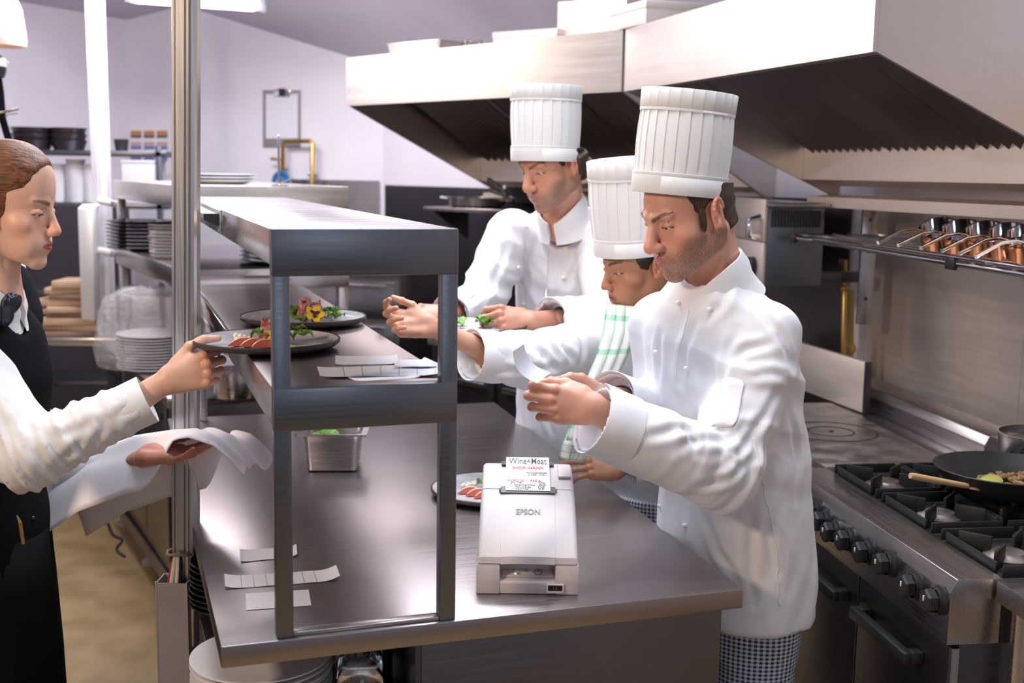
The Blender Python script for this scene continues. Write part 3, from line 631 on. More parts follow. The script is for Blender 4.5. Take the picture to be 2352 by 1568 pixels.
# ================================================================== WALL SHELF WITH COPPER PANS
a = at(1822, 545, 4.42); b = at(2352, 630, 2.86); dd = (b - a); dd.z = 0; dn = dd.normalized(); Lw = dd.length + .35; pw = V((-dn.y, dn.x, 0))
if pw.x < 0: pw = -pw
ws = root('wall_rack', 'chromed tube wall rack holding copper pans above the range', 'rack', a)
def tb_(name, p, q, r, m='chrome'): mb = MB(); mb.tube([p, q], r, 10); return mb.build(name, m, ws)
tb_('front_rail', V((0,0,0)), dn*Lw, .010); tb_('front_rail', pw*.035+V((0,0,.012)), dn*Lw+pw*.035+V((0,0,.012)), .007)
for k in range(1, 6): tb_('slat_tube', pw*(.035+.06*k)+V((0,0,.012)), dn*Lw+pw*(.035+.06*k)+V((0,0,.012)), .005)
for t in (0, .55, 1.32, Lw):
    mb = MB(); mb.prism([dn*t+V((0,0,-.012)), dn*t+pw*.37+V((0,0,-.012)), dn*t+pw*.37+V((0,0,.006)), dn*t+V((0,0,.006))], dn*.012); mb.build('cross_bar', 'chrome', ws)
for t in (0., 1.20):
    mb = MB(); mb.prism([dn*t+pw*-.014+V((0,0,-.018)), dn*(t+.05)+pw*-.014+V((0,0,-.018)), dn*(t+.05)+pw*-.014+V((0,0,.016)), dn*t+pw*-.014+V((0,0,.016))], pw*.012, .002); mb.build('rail_clip', 'black_plastic', ws)
cp0 = None
pos = ((2157,552,3.50),(2207,556,3.38),(2262,562,3.27),(2314,568,3.16),(2358,574,3.06),(2400,580,2.95))
wrd = ('first copper pan from the left lying tilted on the wall rack', 'second copper pan from the left on the wall rack', 'third copper pan from the left on the wall rack', 'fourth copper pan from the left on the wall rack', 'fifth copper pan from the left, at the right frame edge', 'copper pan at the far right end of the wall rack, past the frame edge')
for k, (px, py, dp) in enumerate(pos):
    p = at(px, py, dp); p.z = a.z + .062
    if cp0 is None:
        cp0 = root('copper_pan', wrd[0], 'pan', p, group='copper pans on the wall rack')
        T = Matrix.Rotation(-.25, 4, 'Z') @ Matrix.Rotation(-.72, 4, 'Y') @ Matrix.Rotation(.35, 4, 'X')
        T = V((-.30,-.42,.86)).to_track_quat('Z', 'Y').to_matrix().to_4x4()
        mb = MB(); mb.lathe([(0,-.03),(.050,-.03),(.054,-.026),(.057,.024),(.059,.025)], n=40, M=T); mb.build('pan_outside', 'copper', cp0)
        mb = MB(); mb.lathe([(.059,.0252),(.0555,.0252),(.0525,-.022),(0,-.026)], n=40, M=T); mb.build('pan_lining', 'chrome', cp0)
        mb = MB(); h0 = V((-.046,-.020,.005)); mb.tube([h0, h0+V((-.04,-.012,.010)), h0+V((-.085,-.035,.006)), h0+V((-.13,-.06,-.012)), h0+V((-.165,-.08,-.026))], [.003,.0035,.0035,.004,.0045], 8, flat=1.4); mb.build('handle', 'chrome', cp0)
    else: dup(cp0, p, cp0.rotation_euler.z, wrd[k])
# ================================================================== SALAMANDER GRILL AND PIPES
sa = root('salamander_grill', 'wall mounted steel salamander grill with one black knob left of the wall rack', 'grill', V((.963, 4.5, 1.33)), RZ)
mb = MB(); mb.bx(0, .225, 0, .62, 0, .30, .004); mb.build('body', 'steel_frame', sa)
mb = MB(); mb.bx(-.012, -.0005, .002, .60, 0.0, .165, .002); mb.build('front_plate', 'steel_wall', sa)
mb = MB(); mb.bx(-.012, -.0005, .002, .60, .168, .33, .002); mb.build('hood_plate', 'steel_wall', sa)
mb = MB(); mb.lathe([(0,0),(.036,0),(.036,.02),(.028,.024),(0,.024)], (-.0125, .10, .07), 20, M=Matrix.Rotation(-pi/2,4,'Y')); mb.build('knob', 'black_plastic', sa)
mb = MB(); mb.tube([(-.013,.05,.26),(-.055,.05,.25),(-.055,.05,.19),(-.013,.05,.18)], .014, 10); mb.build('handle', 'chrome', sa)
mb = MB()
for k in range(16): mb.bx(.012+k*.0125, .020+k*.0125, -.004, -.0005, .225, .29)
mb.build('vent_grille', 'black_plastic', sa)
mb = MB(); mb.bx(-.01,.24,-.012,.62,.3005,.318,.002); mb.build('top_cover', 'steel_range', sa)
mb = MB(); mb.bx(.226,.42,.05,.10,.01,.05,.002); mb.build('wall_bracket', 'steel_dark', sa)
def pipe(name, label, pts, r, m, extra=None):
    p0 = V(pts[0]); o = root(name, label, 'pipe', p0); mb = MB(); mb.tube([V(p)-p0 for p in pts], r, 12); mb.build('pipe_run', m, o)
    mb = MB(); q = V(pts[len(pts)//2]) - p0; mb.ell(q, (r*1.6, r*1.6, r*1.6), n=12); mb.build('fitting', m, o); return o
pipe('gas_pipe', 'thin brass gas pipe rising beside the salamander grill', [at(1932,600,4.78), at(1940,600,4.74), at(1940,660,4.7), at(1936,830,4.7), at(1934,930,4.7)], .012, 'brass')
pipe('gas_pipe', 'broad dull yellow pipe on the wall beside the brass one', [at(1952,665,4.75), at(1950,800,4.75), at(1948,930,4.75)], .018, 'yellow_pipe')
o = root('wall_upright', 'narrow steel upright screwed to the wall left of the copper pans', 'upright', at(1985, 745, 4.5)); q = o.location.copy()
mb = MB(); z1_ = at(1985, 480, 4.5).z - q.z; mb.bx(-.028, .028, 0, .02, 0, z1_, .002); mb.build('upright_strip', 'steel', o)
for zz in (.1, .28, .4): mb = MB(); mb.ell((0,-.001,zz), (.007,.004,.007), n=10); mb.build('screw', 'black_plastic', o)
# ================================================================== FAR LEFT: RACK, CROCKERY, BOARDS
x0, x1, yr = -2.97, -1.93, 6.62
rk = root('storage_rack', 'grey steel storage rack with crockery in the far left corner', 'rack', V((x0, yr, 0)))
for z in (.5, 1.02, 1.51, 1.80): mb = MB(); mb.bx(0, x1-x0, 0, .38, z, z+.03, .003); mb.build('shelf', 'steel_frame', rk)
for x in (0, x1-x0-.03):
    for y in (0, .35): mb = MB(); mb.bx(x, x+.03, y+.0005, y+.0295, 0, 1.80, .002) if False else mb.bx(x-.031, x-.001, y, y+.03, 0, 1.86, .002); mb.build('rack_post', 'steel_frame', rk)
def potstk(px, label, n, r, z, m, nm, cat, hh, grp, y=6.75):
    p = at(px, 330, y); mb = MB(); mb.lathe([(0,0),(r*.8,0),(r,hh*.9),(r*1.03,hh),(r*.97,hh),(r*.77,.006),(0,.006)], n=36); a = mb.build(nm, m); a.location = (p.x, p.y, z); tag(a, label, cat, grp)
    for k in range(1, n): c = a.copy(); COL.objects.link(c); c.location = (p.x, p.y, z + k*hh*.62)
potstk(75, 'dark baking dish in the left stack on the top shelf of the rack', 3, .115, 1.831, 'ceramic_black', 'baking_dish', 'dish', .055, 'left stack of dark dishes on the rack')
potstk(158, 'dark baking dish in the right stack on the top shelf of the rack', 3, .10, 1.831, 'ceramic_black', 'baking_dish', 'dish', .055, 'right stack of dark dishes on the rack')
potstk(279, 'small black bowl alone on the top shelf of the rack', 1, .042, 1.831, 'ceramic_black', 'bowl', 'bowl', .065, None)
potstk(128, 'white cup in the left stack on the second rack shelf', 7, .05, 1.541, 'ceramic', 'cup', 'cup', .045, 'left stack of white cups on the rack')
potstk(172, 'white cup in the middle stack on the second rack shelf', 8, .055, 1.541, 'ceramic', 'cup', 'cup', .045, 'middle stack of white cups on the rack')
potstk(206, 'white cup in the right stack on the second rack shelf, by the frame post', 7, .045, 1.541, 'ceramic', 'cup', 'cup', .045, 'right stack of white cups on the rack')
p = at(330, 380, 6.72); o = root('storage_box', 'plain white box on the second shelf of the storage rack', 'box', V((p.x, p.y, 1.541))); mb = MB(); mb.bx(-.10,.10,-.08,.08,0,.22,.006); mb.build('box_body', 'lamp_housing', o); mb = MB(); mb.bx(-.103,.103,-.083,.083,.2205,.24,.004); mb.build('box_lid', 'lamp_housing', o)
# table with cutting boards
t0 = V((-2.26, 5.80, 0)); tw = root('work_table', 'steel work table under the wooden boards in the left background', 'table', V((t0.x, t0.y, 0)))
mb = MB(); mb.bx(-.45, .30, 0, .75, .86, .9, .003); mb.build('table_top', 'steel', tw)
for x, y in ((-.42,.03),(.24,.03),(-.42,.68),(.24,.68)): mb = MB(); mb.bx(x, x+.04, y, y+.04, 0, .859, .002); mb.build('leg', 'steel', tw)
mb = MB(); mb.bx(-.44, .29, .02, .73, .30, .32, .002); mb.build('shelf', 'steel_dark', tw)
z = .901
for k in range(9):
    h = .024 + .006*(k % 3); px = 175 + (-14, 10, -6, 18, 4, -10, 14, 0, 12)[k]; p = at(px, 760, 5.95 + .02*(k % 2))
    mb = MB(); L = .30 - .012*k + .02*(k % 2); mb.box((0,0,h/2), (L, .22, h), 0, .004); o = mb.build('cutting_board', 'wood_board' if k % 3 else 'wood_dark'); o.location = (p.x, p.y, z); o.rotation_euler.z = (.05, -.12, .1, -.05, .16, 0, -.1, .08, .02)[k]
    tag(o, ('lowest wooden board of the stack on the work table', 'second wooden board from the bottom on the work table', 'third wooden board from the bottom on the work table', 'fourth wooden board from the bottom on the work table', 'middle wooden board of the stack on the work table', 'fourth wooden board from the top on the work table', 'third wooden board from the top on the work table', 'second wooden board from the top on the work table', 'topmost wooden board of the stack on the work table')[k], 'cutting board', 'wooden boards stacked on the work table'); z += h + .0008
z = .901
for k in range(4):
    h = .026; p = at(82 + 5*(k % 2), 760, 6.2); mb = MB(); mb.box((0,0,h/2), (.26, .18, h), 0, .004); o = mb.build('cutting_board', 'wood_board'); o.location = (p.x, p.y, z); o.rotation_euler.z = .1*(k % 2)
    tag(o, ('bottom', 'second', 'third', 'top')[k] + ' wooden board of the low stack behind the waitress', 'cutting board', 'low stack of wooden boards'); z += h + .012
    if k < 3:
        pass
# ================================================================== BACK WALL FITTINGS
yw = 1.212
wn = V((cos(yw), sin(yw), 0)); wn = -wn if wn.y > 0 else wn
wx = V((wn.y, -wn.x, 0)); wx = -wx if wx.x < 0 else wx
def onC(px, py, off=.0): return atv(px, py, K1 + V((wn.x, wn.y))*off, yw)
def wallrect(mb, x0, y0, x1, y1, off, th, bev=0):
    p = [onC(x0, y1, off), onC(x1, y1, off), onC(x1, y0, off), onC(x0, y0, off)]; mb.prism([q - wb for q in p], wn*th, bev); return mb
wb = onC(648, 340, .004); cb = root('clipboard', 'dark clipboard with a blank white sheet hanging on the back wall', 'clipboard', wb)
mb = MB(); wallrect(mb, 605, 207, 691, 338, .004, .008, .002); mb.build('board', 'grey_plastic', cb)
mb = MB(); wallrect(mb, 611, 216, 684, 318, .0125, .002); mb.build('sheet', 'paper', cb)
mb = MB(); wallrect(mb, 630, 205, 668, 222, .0146, .012, .003); mb.build('clip', 'chrome', cb)
mb = MB(); wallrect(mb, 641, 203, 656, 220, .027, .006, .002); mb.build('clip_lever', 'black_plastic', cb)
wb = onC(340, 340, .004); ps = root('wall_poster', 'white wall poster printed with rows of small coloured pictures', 'poster', wb)
mb = MB(); wallrect(mb, 296, 288, 392, 405, .003, .003); mb.build('poster_sheet', 'paper_white', ps)
mat('print_orange', (.60,.27,.10), .7); mat('print_red', (.50,.12,.16), .7); mat('print_blue', (.12,.2,.5), .7); mat('print_dark', (.12,.12,.16), .7); mat('print_pink', (.6,.4,.42), .7)
for r_, (yy, m1, m2) in enumerate(((300,'print_orange','print_dark'),(326,'print_pink','print_blue'),(352,'print_red','print_blue'))):
    for c_ in range(3):
        mb = MB(); X_ = 300 + c_*30; wallrect(mb, X_, yy, X_+25, yy+10, .0062, .0006); im = mb.build('picture', m1, ps, smooth=False)
        mb = MB(); wallrect(mb, X_, yy+10.2, X_+25, yy+17, .0062, .0006); mb.build('picture_base', m2, im, smooth=False)
P = [onC(648,436,.10), onC(650,330,.10), onC(655,324,.10), onC(712,324,.10), onC(718,330,.10), onC(716,450,.10)]
o = root('gas_pipe', 'brass pipe looped in front of the back wall below the clipboard', 'pipe', P[0]); mb = MB(); mb.tube([p-P[0] for p in P], .014, 12); mb.build('pipe_run', 'brass', o)
mb = MB(); mb.tube([onC(622,364,.09)-P[0], onC(648,367,.075)-P[0]], .011, 8); mb.build('tap_lever', 'brass', o)
for px, py in ((650, 385), (717, 400)): mb = MB(); c = onC(px, py, .03)-P[0]; mb.box(c, (.05,.06,.02), 0, .003); mb.build('wall_clamp', 'steel', o)
vc = onC(646, 416, .12); vv = root('valve_wheel', 'blue plastic valve wheel on the brass pipe at the back wall', 'valve', vc)
Mv = Matrix.Rotation(math.atan2(wn.y, wn.x), 4, 'Z') @ Matrix.Rotation(pi/2, 4, 'Y')
mb = MB(); mb.lathe([(.03,.0),(.045,-.012),(.062,-.008),(.066,.004),(.058,.014),(.04,.012),(.03,.0)], n=36, M=Mv); mb.build('wheel_rim', 'blue_plastic', vv)
mb = MB(); mb.lathe([(0,-.02),(.024,-.018),(.026,.02),(0,.024)], n=24, M=Mv); mb.build('wheel_hub', 'chrome', vv)
mb = MB(); mb.lathe([(.025,-.004),(.034,-.004),(.034,.004),(.025,.004)], n=24, M=Mv); mb.build('wheel_web', 'blue_plastic', vv)
mb = MB(); mb.tube([V((.02,.02,-.05)), V((.06,.03,-.09))], .025, 12); mb.build('valve_body', 'blue_plastic', vv)
# rack with pan on the corner wall
a = at(972, 474, 6.35); b = at(1175, 480, 6.0); o = root('wall_shelf', 'narrow dark steel shelf on the corner wall under the far hood', 'shelf', a); d = b - a; d.z = 0; nrm = V((-d.y, d.x, 0)).normalized()
mb = MB(); mb.prism([V((0,0,-.02)), d+V((0,0,-.02)), d, V((0,0,0))], nrm*.30, .003); mb.build('shelf_board', 'steel_range', o)
for t in (.1, .85): mb = MB(); mb.prism([d*t+V((0,0,-.021)), d*t+nrm*.30+V((0,0,-.021)), d*t+nrm*.30+V((0,0,-.18))], d.normalized()*.012); mb.build('bracket', 'steel_dark', o)
c = a + d*.42 + nrm*.15; o = root('frying_pan', 'two handled dark pan on the shelf under the far hood', 'pan', c + V((0,0,.001)))
mb = MB(); mb.lathe([(0,0),(.13,0),(.15,.01),(.155,.05),(.162,.053),(.150,.053),(.145,.012),(0,.006)], n=36); mb.build('pan_bowl', 'steel_range', o)
for s in (-1, 1): mb = MB(); mb.tube([V((s*.155,-.03,.045)), V((s*.19,-.02,.05)), V((s*.19,.02,.05)), V((s*.155,.03,.045))], .007, 8); mb.build('handle', 'steel', o)
for k, (q0, q1, lb) in enumerate((((1122,412),(1165,448),'black pan handle pointing up, left one beside the far chef'), ((1128,436),(1178,462),'black pan handle, lower one beside the far chef'))):
    p0, p1 = at(*q0, 6.0), at(*q1, 5.9); o = root('frying_pan', lb.replace('pan handle', 'handled pan'), 'pan', p1 + V((.09,.0,.0))); off = o.location
    mb = MB(); mb.tube([p0-off, (p0+p1)/2-off+V((0,0,.005)), p1-off], [.013,.010,.010], 8); mb.build('handle', 'black_plastic', o)
    mb = MB(); mb.lathe([(0,0),(.08,0),(.10,.04),(.103,.04),(.083,-.004),(0,-.004)], n=30); mb.build('pan_bowl', 'black_iron', o)
# cooking block under the far hood, drawers and copper pot
o = root('cooking_block', 'dark low cooking block with steel top under the far hood', 'range', V((S_.x, S_.y, 0)) + V((.20,.30,0)), math.atan2(.732, -.681))
mb = MB(); mb.bx(0, 1.5, -.60, -.02, .08, .88, .004); mb.build('body', 'steel_dark', o)
mb = MB(); mb.bx(-.01, 1.51, -.61, .0, .8805, .92, .004); mb.build('top_plate', 'grey_iron', o)
for k in range(3): mb = MB(); mb.bx(.03+k*.49, .49+k*.49, -.0195, -.001, .15, .80, .003); d_ = mb.build('door', 'steel_dark', o); mb = MB(); mb.bx(.08+k*.49, .44+k*.49, .0, .02, .72, .745, .003); mb.build('handle', 'steel', d_)
p = at(790, 660, 6.15); o = root('drawer_cabinet', 'low steel drawer cabinet seen through the gantry opening', 'cabinet', V((p.x, p.y, 0)), -.36)
mb = MB(); mb.bx(-.32, .32, 0, .5, .05, 1.22, .004); mb.build('cabinet_body', 'steel_range', o)
for k in range(5): mb = MB(); mb.bx(-.30, .30, -.02, -.0005, .12+k*.215, .315+k*.215, .004); d_ = mb.build('drawer', 'steel', o); mb = MB(); mb.bx(-.25, .25, -.035, -.0205, .285+k*.215, .300+k*.215, .002); mb.build('drawer_grip', 'steel', d_)
mb = MB(); mb.bx(-.33,.33,-.03,.5,1.2205,1.24,.003); mb.build('cabinet_top', 'steel', o)
p = at(695, 655, 5.2); o = root('copper_pot', 'copper pot on the rear counter seen through the gantry opening', 'pot', V((p.x, p.y, 1.363))) if False else root('copper_pot', 'copper pot behind the gantry opening near the drawer cabinet', 'pot', V((-1.06, 6.38, 1.241)))
mb = MB(); mb.lathe([(0,0),(.07,0),(.075,.006),(.075,.13),(.079,.133),(.073,.133),(.07,.008),(0,.006)], n=36); mb.build('pot_body', 'copper', o)
mb = MB(); mb.tube([V((.075,0,.1)),V((.11,0,.11)),V((.11,0,.06)),V((.075,0,.05))], .006, 8); mb.build('handle', 'brass', o)
# ================================================================== CEILING LAMP, HANGING THINGS
a, b = at(300, -6, 6.5), at(600, 14, 6.3); c = (a+b)/2; o = root('ceiling_light', 'hanging fluorescent batten light with a bare glowing tube near the ceiling', 'ceiling light', c)
d = b - a; n_ = V((-d.y, d.x, 0)).normalized()
mb = MB(); mb.prism([-d/2+n_*.05+V((0,0,.012)), d/2+n_*.05+V((0,0,.012)), d/2+n_*.05+V((0,0,.06)), -d/2+n_*.05+V((0,0,.06))], -n_*.10, .004); mb.build('housing', 'lamp_housing', o)
for s in (-1, 1): mb = MB(); mb.tube([-d*.47+n_*.028*s+V((0,0,-.012)), d*.47+n_*.028*s+V((0,0,-.012))], .014, 12); mb.build('tube', 'tube_glow', o)
for s in (-.485, .485): mb = MB(); mb.box(d*s+V((0,0,-.008)), (.03,.10,.045), math.atan2(d.y,d.x), .003); mb.build('tube_holder', 'lamp_housing', o)
for s in (-.3, .3):
    q = c + d*s; mb = MB(); mb.tube([d*s+V((0,0,.06)), d*s+V((0,0,zc((q.x,q.y))-c.z))], .004, 6); mb.build('hanger', 'chrome', o)
c = at(-4, 60, 5.6); zt2 = zc((c.x, c.y)); mat('shade_beige', (.55,.44,.38), .7); o = root('pendant_lamp', 'dull beige round pendant shade hanging at the upper left corner', 'lamp', c)
mb = MB(); mb.lathe([(.02,.16),(.075,.15),(.105,.08),(.122,-.06),(.118,-.09),(.114,-.09),(.10,.07),(.07,.14)], n=36); mb.build('lamp_shade', 'shade_beige', o)
mb = MB(); mb.tube([V((0,0,.14)), V((0,0,zt2-c.z))], .006, 8); mb.build('cord', 'black_plastic', o)
c = at(-8, 152, 5.0); o = root('pendant_lamp', 'small black pendant with a cream band at the left frame edge', 'lamp', c); zt2 = zc((c.x, c.y))
mb = MB(); mb.lathe([(0,-.05),(.028,-.046),(.038,-.02),(.038,-.002)], n=28); mb.lathe([(.034,.032),(.03,.044),(0,.05)], n=28); mb.build('lamp_body', 'black_plastic', o)
mb = MB(); mb.lathe([(.038,-.0018),(.0385,0),(.0375,.030),(.034,.0318)], n=28); bd = mb.build('lamp_band', 'paper_white', o); mb = MB(); mb.tube([V((.036,0,.017)), V((.052,0,.015))], .0035, 8); mb.build('lug', 'paper_white', bd)
mb = MB(); mb.tube([V((0,0,.049)), V((0,0,zt2-c.z))], .004, 6); mb.build('cord', 'black_plastic', o)
# power lead down the cabinet side
kp = [(247,1118,5.0),(244,1180,4.98),(258,1226,4.96),(280,1240,4.94),(268,1262,4.92),(290,1280,4.90)]; P = []
for i in range(len(kp)-1):
    g_ = [kp[max(i-1,0)], kp[i], kp[i+1], kp[min(i+2,len(kp)-1)]]
    for t in np.linspace(0, 1, 7)[:-1]: P.append(at(*[.5*(2*b + (c-a)*t + (2*a-5*b+4*c-d)*t*t + (3*b-a-3*c+d)*t**3) for a, b, c, d in zip(*g_)]))
o = root('power_lead', 'black power lead with a plug hanging down the side of the rear counter', 'cable', P[0]); mb = MB(); mb.tube([p-P[0] for p in P], .007, 8); mb.build('cord', 'wire_black', o)
mb = MB(); mb.box(V((0,0,.02)), (.05,.05,.07), .5, .006); mb.build('plug', 'black_plastic', o); mb = MB(); mb.box(V((.01,.03,.03)), (.09,.03,.11), .5, .006); mb.build('socket_box', 'grey_plastic', o)
# ================================================================== RECEIPT PRINTER
pf = atz(1211, 1365, .9005); PW, PD = .208, .30
pr = root('receipt_printer', 'off white receipt printer with a printed receipt standing on the near counter', 'printer', pf)
hw = PW/2
def pblock(x0, x1, prof, mb, tp=0):          # profile (y,z) extruded in x, with a slight taper at the top/back
    mb.prism([V((x0, y, z)) for y, z in prof], (x1-x0, 0, 0), .003); return mb
lowL = [(0,0),(-.004,.03),(-.002,.0632),(PD-.01,.0632),(PD-.01,0)]
mb = MB(); pblock(-hw, -.056, lowL, mb); pblock(.056, hw, lowL, mb); pblock(-.057, .057, [(.002,0),(-.003,.026),(.012,.034),(.035,.040),(.035,.0632),(PD-.01,.0632),(PD-.01,0)], mb); mb.build('base', 'printer_plastic', pr)
mb = MB(); mb.prism([V((-.052,.0085,.0335)),V((.052,.0085,.0335)),V((.052,.036,.0408)),V((-.052,.036,.0408))], (0,-.0004,.0025), .0008); cpn = mb.build('control_strip', 'printer_light', pr)
cov = [(-.002,.0650),(.0,.078),(.025,.108),(.07,.143),(.115,.168),(.143,.180),(.143,.0650)]
rear = [(.1445,.0650),(.1445,.181),(.20,.193),(.27,.202),(PD-.012,.200),(PD,.185),(PD-.01,.0650)]
def rounded_cover(name, prof, m, x0=-hw, x1=hw, r=.010, sh=0.0):
    mb = MB(); rows = []; n = 10
    xs = [x0 + r*(1-cos(pi/2*k/5)) for k in range(6)] + [x1 - r*(1-cos(pi/2*k/5)) for k in range(5,-1,-1)]
    ins = [r*(1-sin(pi/2*k/5)) for k in range(6)]; ins = ins + ins[::-1]
    for x, i in zip(xs, ins): rows.append([V((x*(1 - sh*z), y + (i*.4 if z < .07 else i*.35), z - (i if z > .07 else 0))) for y, z in prof])
    mb.rings(rows, mi=0); return mb.build(name, m, pr, sharp=28)
cvr = rounded_cover('front_cover', cov, 'printer_light', sh=.25)
rc_ = rounded_cover('rear_cover', rear, 'printer_light', sh=.25)
# raised centre section with side creases and a curled lower lip
ctr = [(-.004,.0655),(-.001,.080),(.024,.1100),(.069,.1452),(.113,.1700),(.136,.1775),(.136,.15),(.05,.07)]
mb = MB(); rows = [[V((x*(1-.02*(z<.1)), y, z - .0012*(abs(x)/.056)**4)) for y, z in ctr] for x in np.linspace(-.056,.056,13)]; mb.rings(rows); mb.build('cover_panel', 'printer_light', pr, sharp=28)
sl = lambda y: .181 + (y-.1445)*.215                                 # top slope of the rear half
mb = MB(); mb.prism([V((-.058,.126,.1765)),V((.058,.126,.1765)),V((.058,.150,.1835)),V((-.058,.150,.1835))], (0,0,.0012)); mb.build('paper_slot', 'printer_dark', pr, smooth=False)
mb = MB(); mb.prism([V((-.058,.255,sl(.255)-.001)),V((.058,.255,sl(.255)-.001)),V((.058,.288,.2035)),V((-.058,.288,.2035))], (0,0,.002)); mb.build('paper_well', 'printer_dark', pr, smooth=False)
for s in (-1, 1): mb = MB(); mb.box((s*.0595,.146,.182), (.004,.03,.008), 0, .001); mb.build('slot_cheek', 'printer_plastic', pr)
mb = MB(); mb.prism([V((.066,.190,.192)),V((.094,.190,.192)),V((.094,.255,.203)),V((.066,.255,.203))], (0,-.001,.006), .002); lv = mb.build('cover_lever', 'printer_light', pr)
mb = MB(); mb.prism([V((.067,.186,.1895)),V((.095,.186,.1895)),V((.095,.190,.1935)),V((.067,.190,.1935))], (0,0,.002)); mb.build('lever_shadow_gap', 'printer_dark', lv, smooth=False) if False else mb.b.free()
# receipt paper
r0, r1 = V((0,.132,.1805)), V((0,.280,.2165)); n_ = (r1-r0).cross(V((1,0,0))).normalized(); n_ = -n_ if n_.z < 0 else n_
rp = root('receipt', 'printed paper receipt curling out of the top of the receipt printer', 'receipt', pf)
mb = MB(); rows = []
for i in range(17):
    t = i/16; c = r0.lerp(r1, t) + n_*(.004*sin(pi*t)); rows.append([c+V((-.0475,0,0)), c+V((.0475,0,0)), c+V((.0475,0,0))+n_*.0004, c+V((-.0475,0,0))+n_*.0004])
mb.rings(rows); mb.build('receipt_paper', 'paper_white', rp)
ru = (r1-r0).normalized(); RLn = (r1-r0).length
def RMx(s, x=0): 
    c = r0.lerp(r1, s) + n_*(.004*sin(pi*s) + .0007); sl_ = .004*pi*cos(pi*s)/RLn; u = (ru + n_*sl_).normalized(); k = u.cross(V((1,0,0))); k = -k if k.dot(n_) < 0 else k
    return Matrix.Translation(c + V((x,0,0))) @ Matrix(((1,u.x,k.x,0),(0,u.y,k.y,0),(0,u.z,k.z,0),(0,0,0,1)))
text('Wine', .048, RMx(.845, -.0215), 'ink_charcoal', 'shop_title', rp, .37, off=.0003)
text('&', .026, RMx(.86, .0025), 'ink_charcoal', 'shop_title', rp, .5)
text('Meat', .048, RMx(.845, .0245), 'ink_charcoal', 'shop_title', rp, .36, off=.0003)
text('SHIOJIRI GARDEN', .0165, RMx(.615), 'ink_red', 'shop_subtitle', rp, .52, off=.0003)
text('PHONE:(555)555-5555', .0095, RMx(.465, .0195), 'ink_black', 'receipt_line', rp, .50)
text('12/12/2001  10:10:11', .0095, RMx(.41, .0195), 'ink_black', 'receipt_line', rp, .52)
text('WORD 0011 -REG 6-', .0115, RMx(.245, -.008), 'ink_red', 'receipt_line', rp, .72)
text('QTY    ITEM                          TOTAL', .0095, RMx(.19, 0), 'ink_black', 'receipt_line', rp, .50)
for s, t in ((.135,'1    France Wine (White)      $20.00'),(.085,'1    Premium Burger          $10.50'),(.035,'1    French Fries                $3.50')): text(t, .0095, RMx(s, 0), 'ink_black', 'receipt_line', rp, .54)
# lettering and icons on the printer
def face_M(y0, z0, y1, z1, t, x=0, lift=.0012):
    a, b = V((x,y0,z0)), V((x,y1,z1)); u = (b-a).normalized(); k = V((0,-u.z,u.y)); return Matrix.Translation(a.lerp(b,t)+k*lift) @ Matrix(((1,0,0,0),(0,u.y,k.y,0),(0,u.z,k.z,0),(0,0,0,1)))
text('EPSON', .021, face_M(.069,.1452,.113,.1700,.18), 'printer_logo', 'maker_lettering', pr, .80, off=.0005)
CM = lambda x, t: face_M(.0085,.0362,.036,.0434,t,x,.0009)
text('!', .010, CM(-.028,.68), 'ink_black', 'error_symbol', cpn)
mb = MB(); M_ = CM(.022,.48)
def ringpts(r, n=28): return [M_ @ V((r*cos(2*pi*i/n), 1.0*r*sin(2*pi*i/n), 0)) for i in range(n+1)]
mb.tube(ringpts(.0085), .0006, 6); mb.tube([M_ @ V(p) for p in ((-.004,-.003,0),(-.004,.0005,0),(-.0015,.0005,0))], .00035, 5); mb.tube([M_ @ V(p) for p in ((.004,-.003,0),(.004,.0005,0),(.0015,.0005,0))], .00035, 5); mb.tube([M_ @ V(p) for p in ((0,.001,0),(0,.004,0))], .0006, 5); mb.tube([M_ @ V(p) for p in ((-.0015,.0028,0),(0,.0046,0),(.0015,.0028,0))], .0004, 5)
mb.build('feed_button', 'ink_black', cpn)
mb = MB(); M_ = CM(-.003,.68); mb.tube([M_ @ V(p) for p in ((-.003,-.003,0),(-.003,.003,0),(.001,.003,0),(.001,-.003,0),(-.003,-.003,0))], .0003, 5); mb.tube([M_ @ V(p) for p in ((.001,-.002,0),(.0045,-.002,0),(.0045,.001,0),(.001,.002,0))], .0003, 5); mb.build('paper_symbol', 'ink_black', cpn)
mb = MB(); M_ = CM(-.018,.25); mb.tube(ringpts(.003, 16), .0003, 5); mb.tube([M_ @ V((0,0,0)), M_ @ V((0,.003,0))], .0003, 5); mb.build('power_symbol', 'ink_black', cpn)
mb = MB(); mb.ell((CM(-.0245,.25)).translation, (.0024,.0024,.0006), n=12); mb.build('status_light', 'led_blue', cpn)
mb = MB(); mb.bx(.0385,.0735,-.0062,-.0015,.006,.0245,.001); bz = mb.build('switch_bezel', 'printer_light', pr)
mb = MB(); mb.bx(.0415,.0705,-.0075,-.0055,.011,.0225,.001); mb.build('power_switch', 'printer_switch', bz); text('|  o', .006, Matrix.Translation((.056,-.0078,.0168)) @ Matrix.Rotation(pi/2,4,'X'), 'grey_plastic', 'switch_mark', bz)
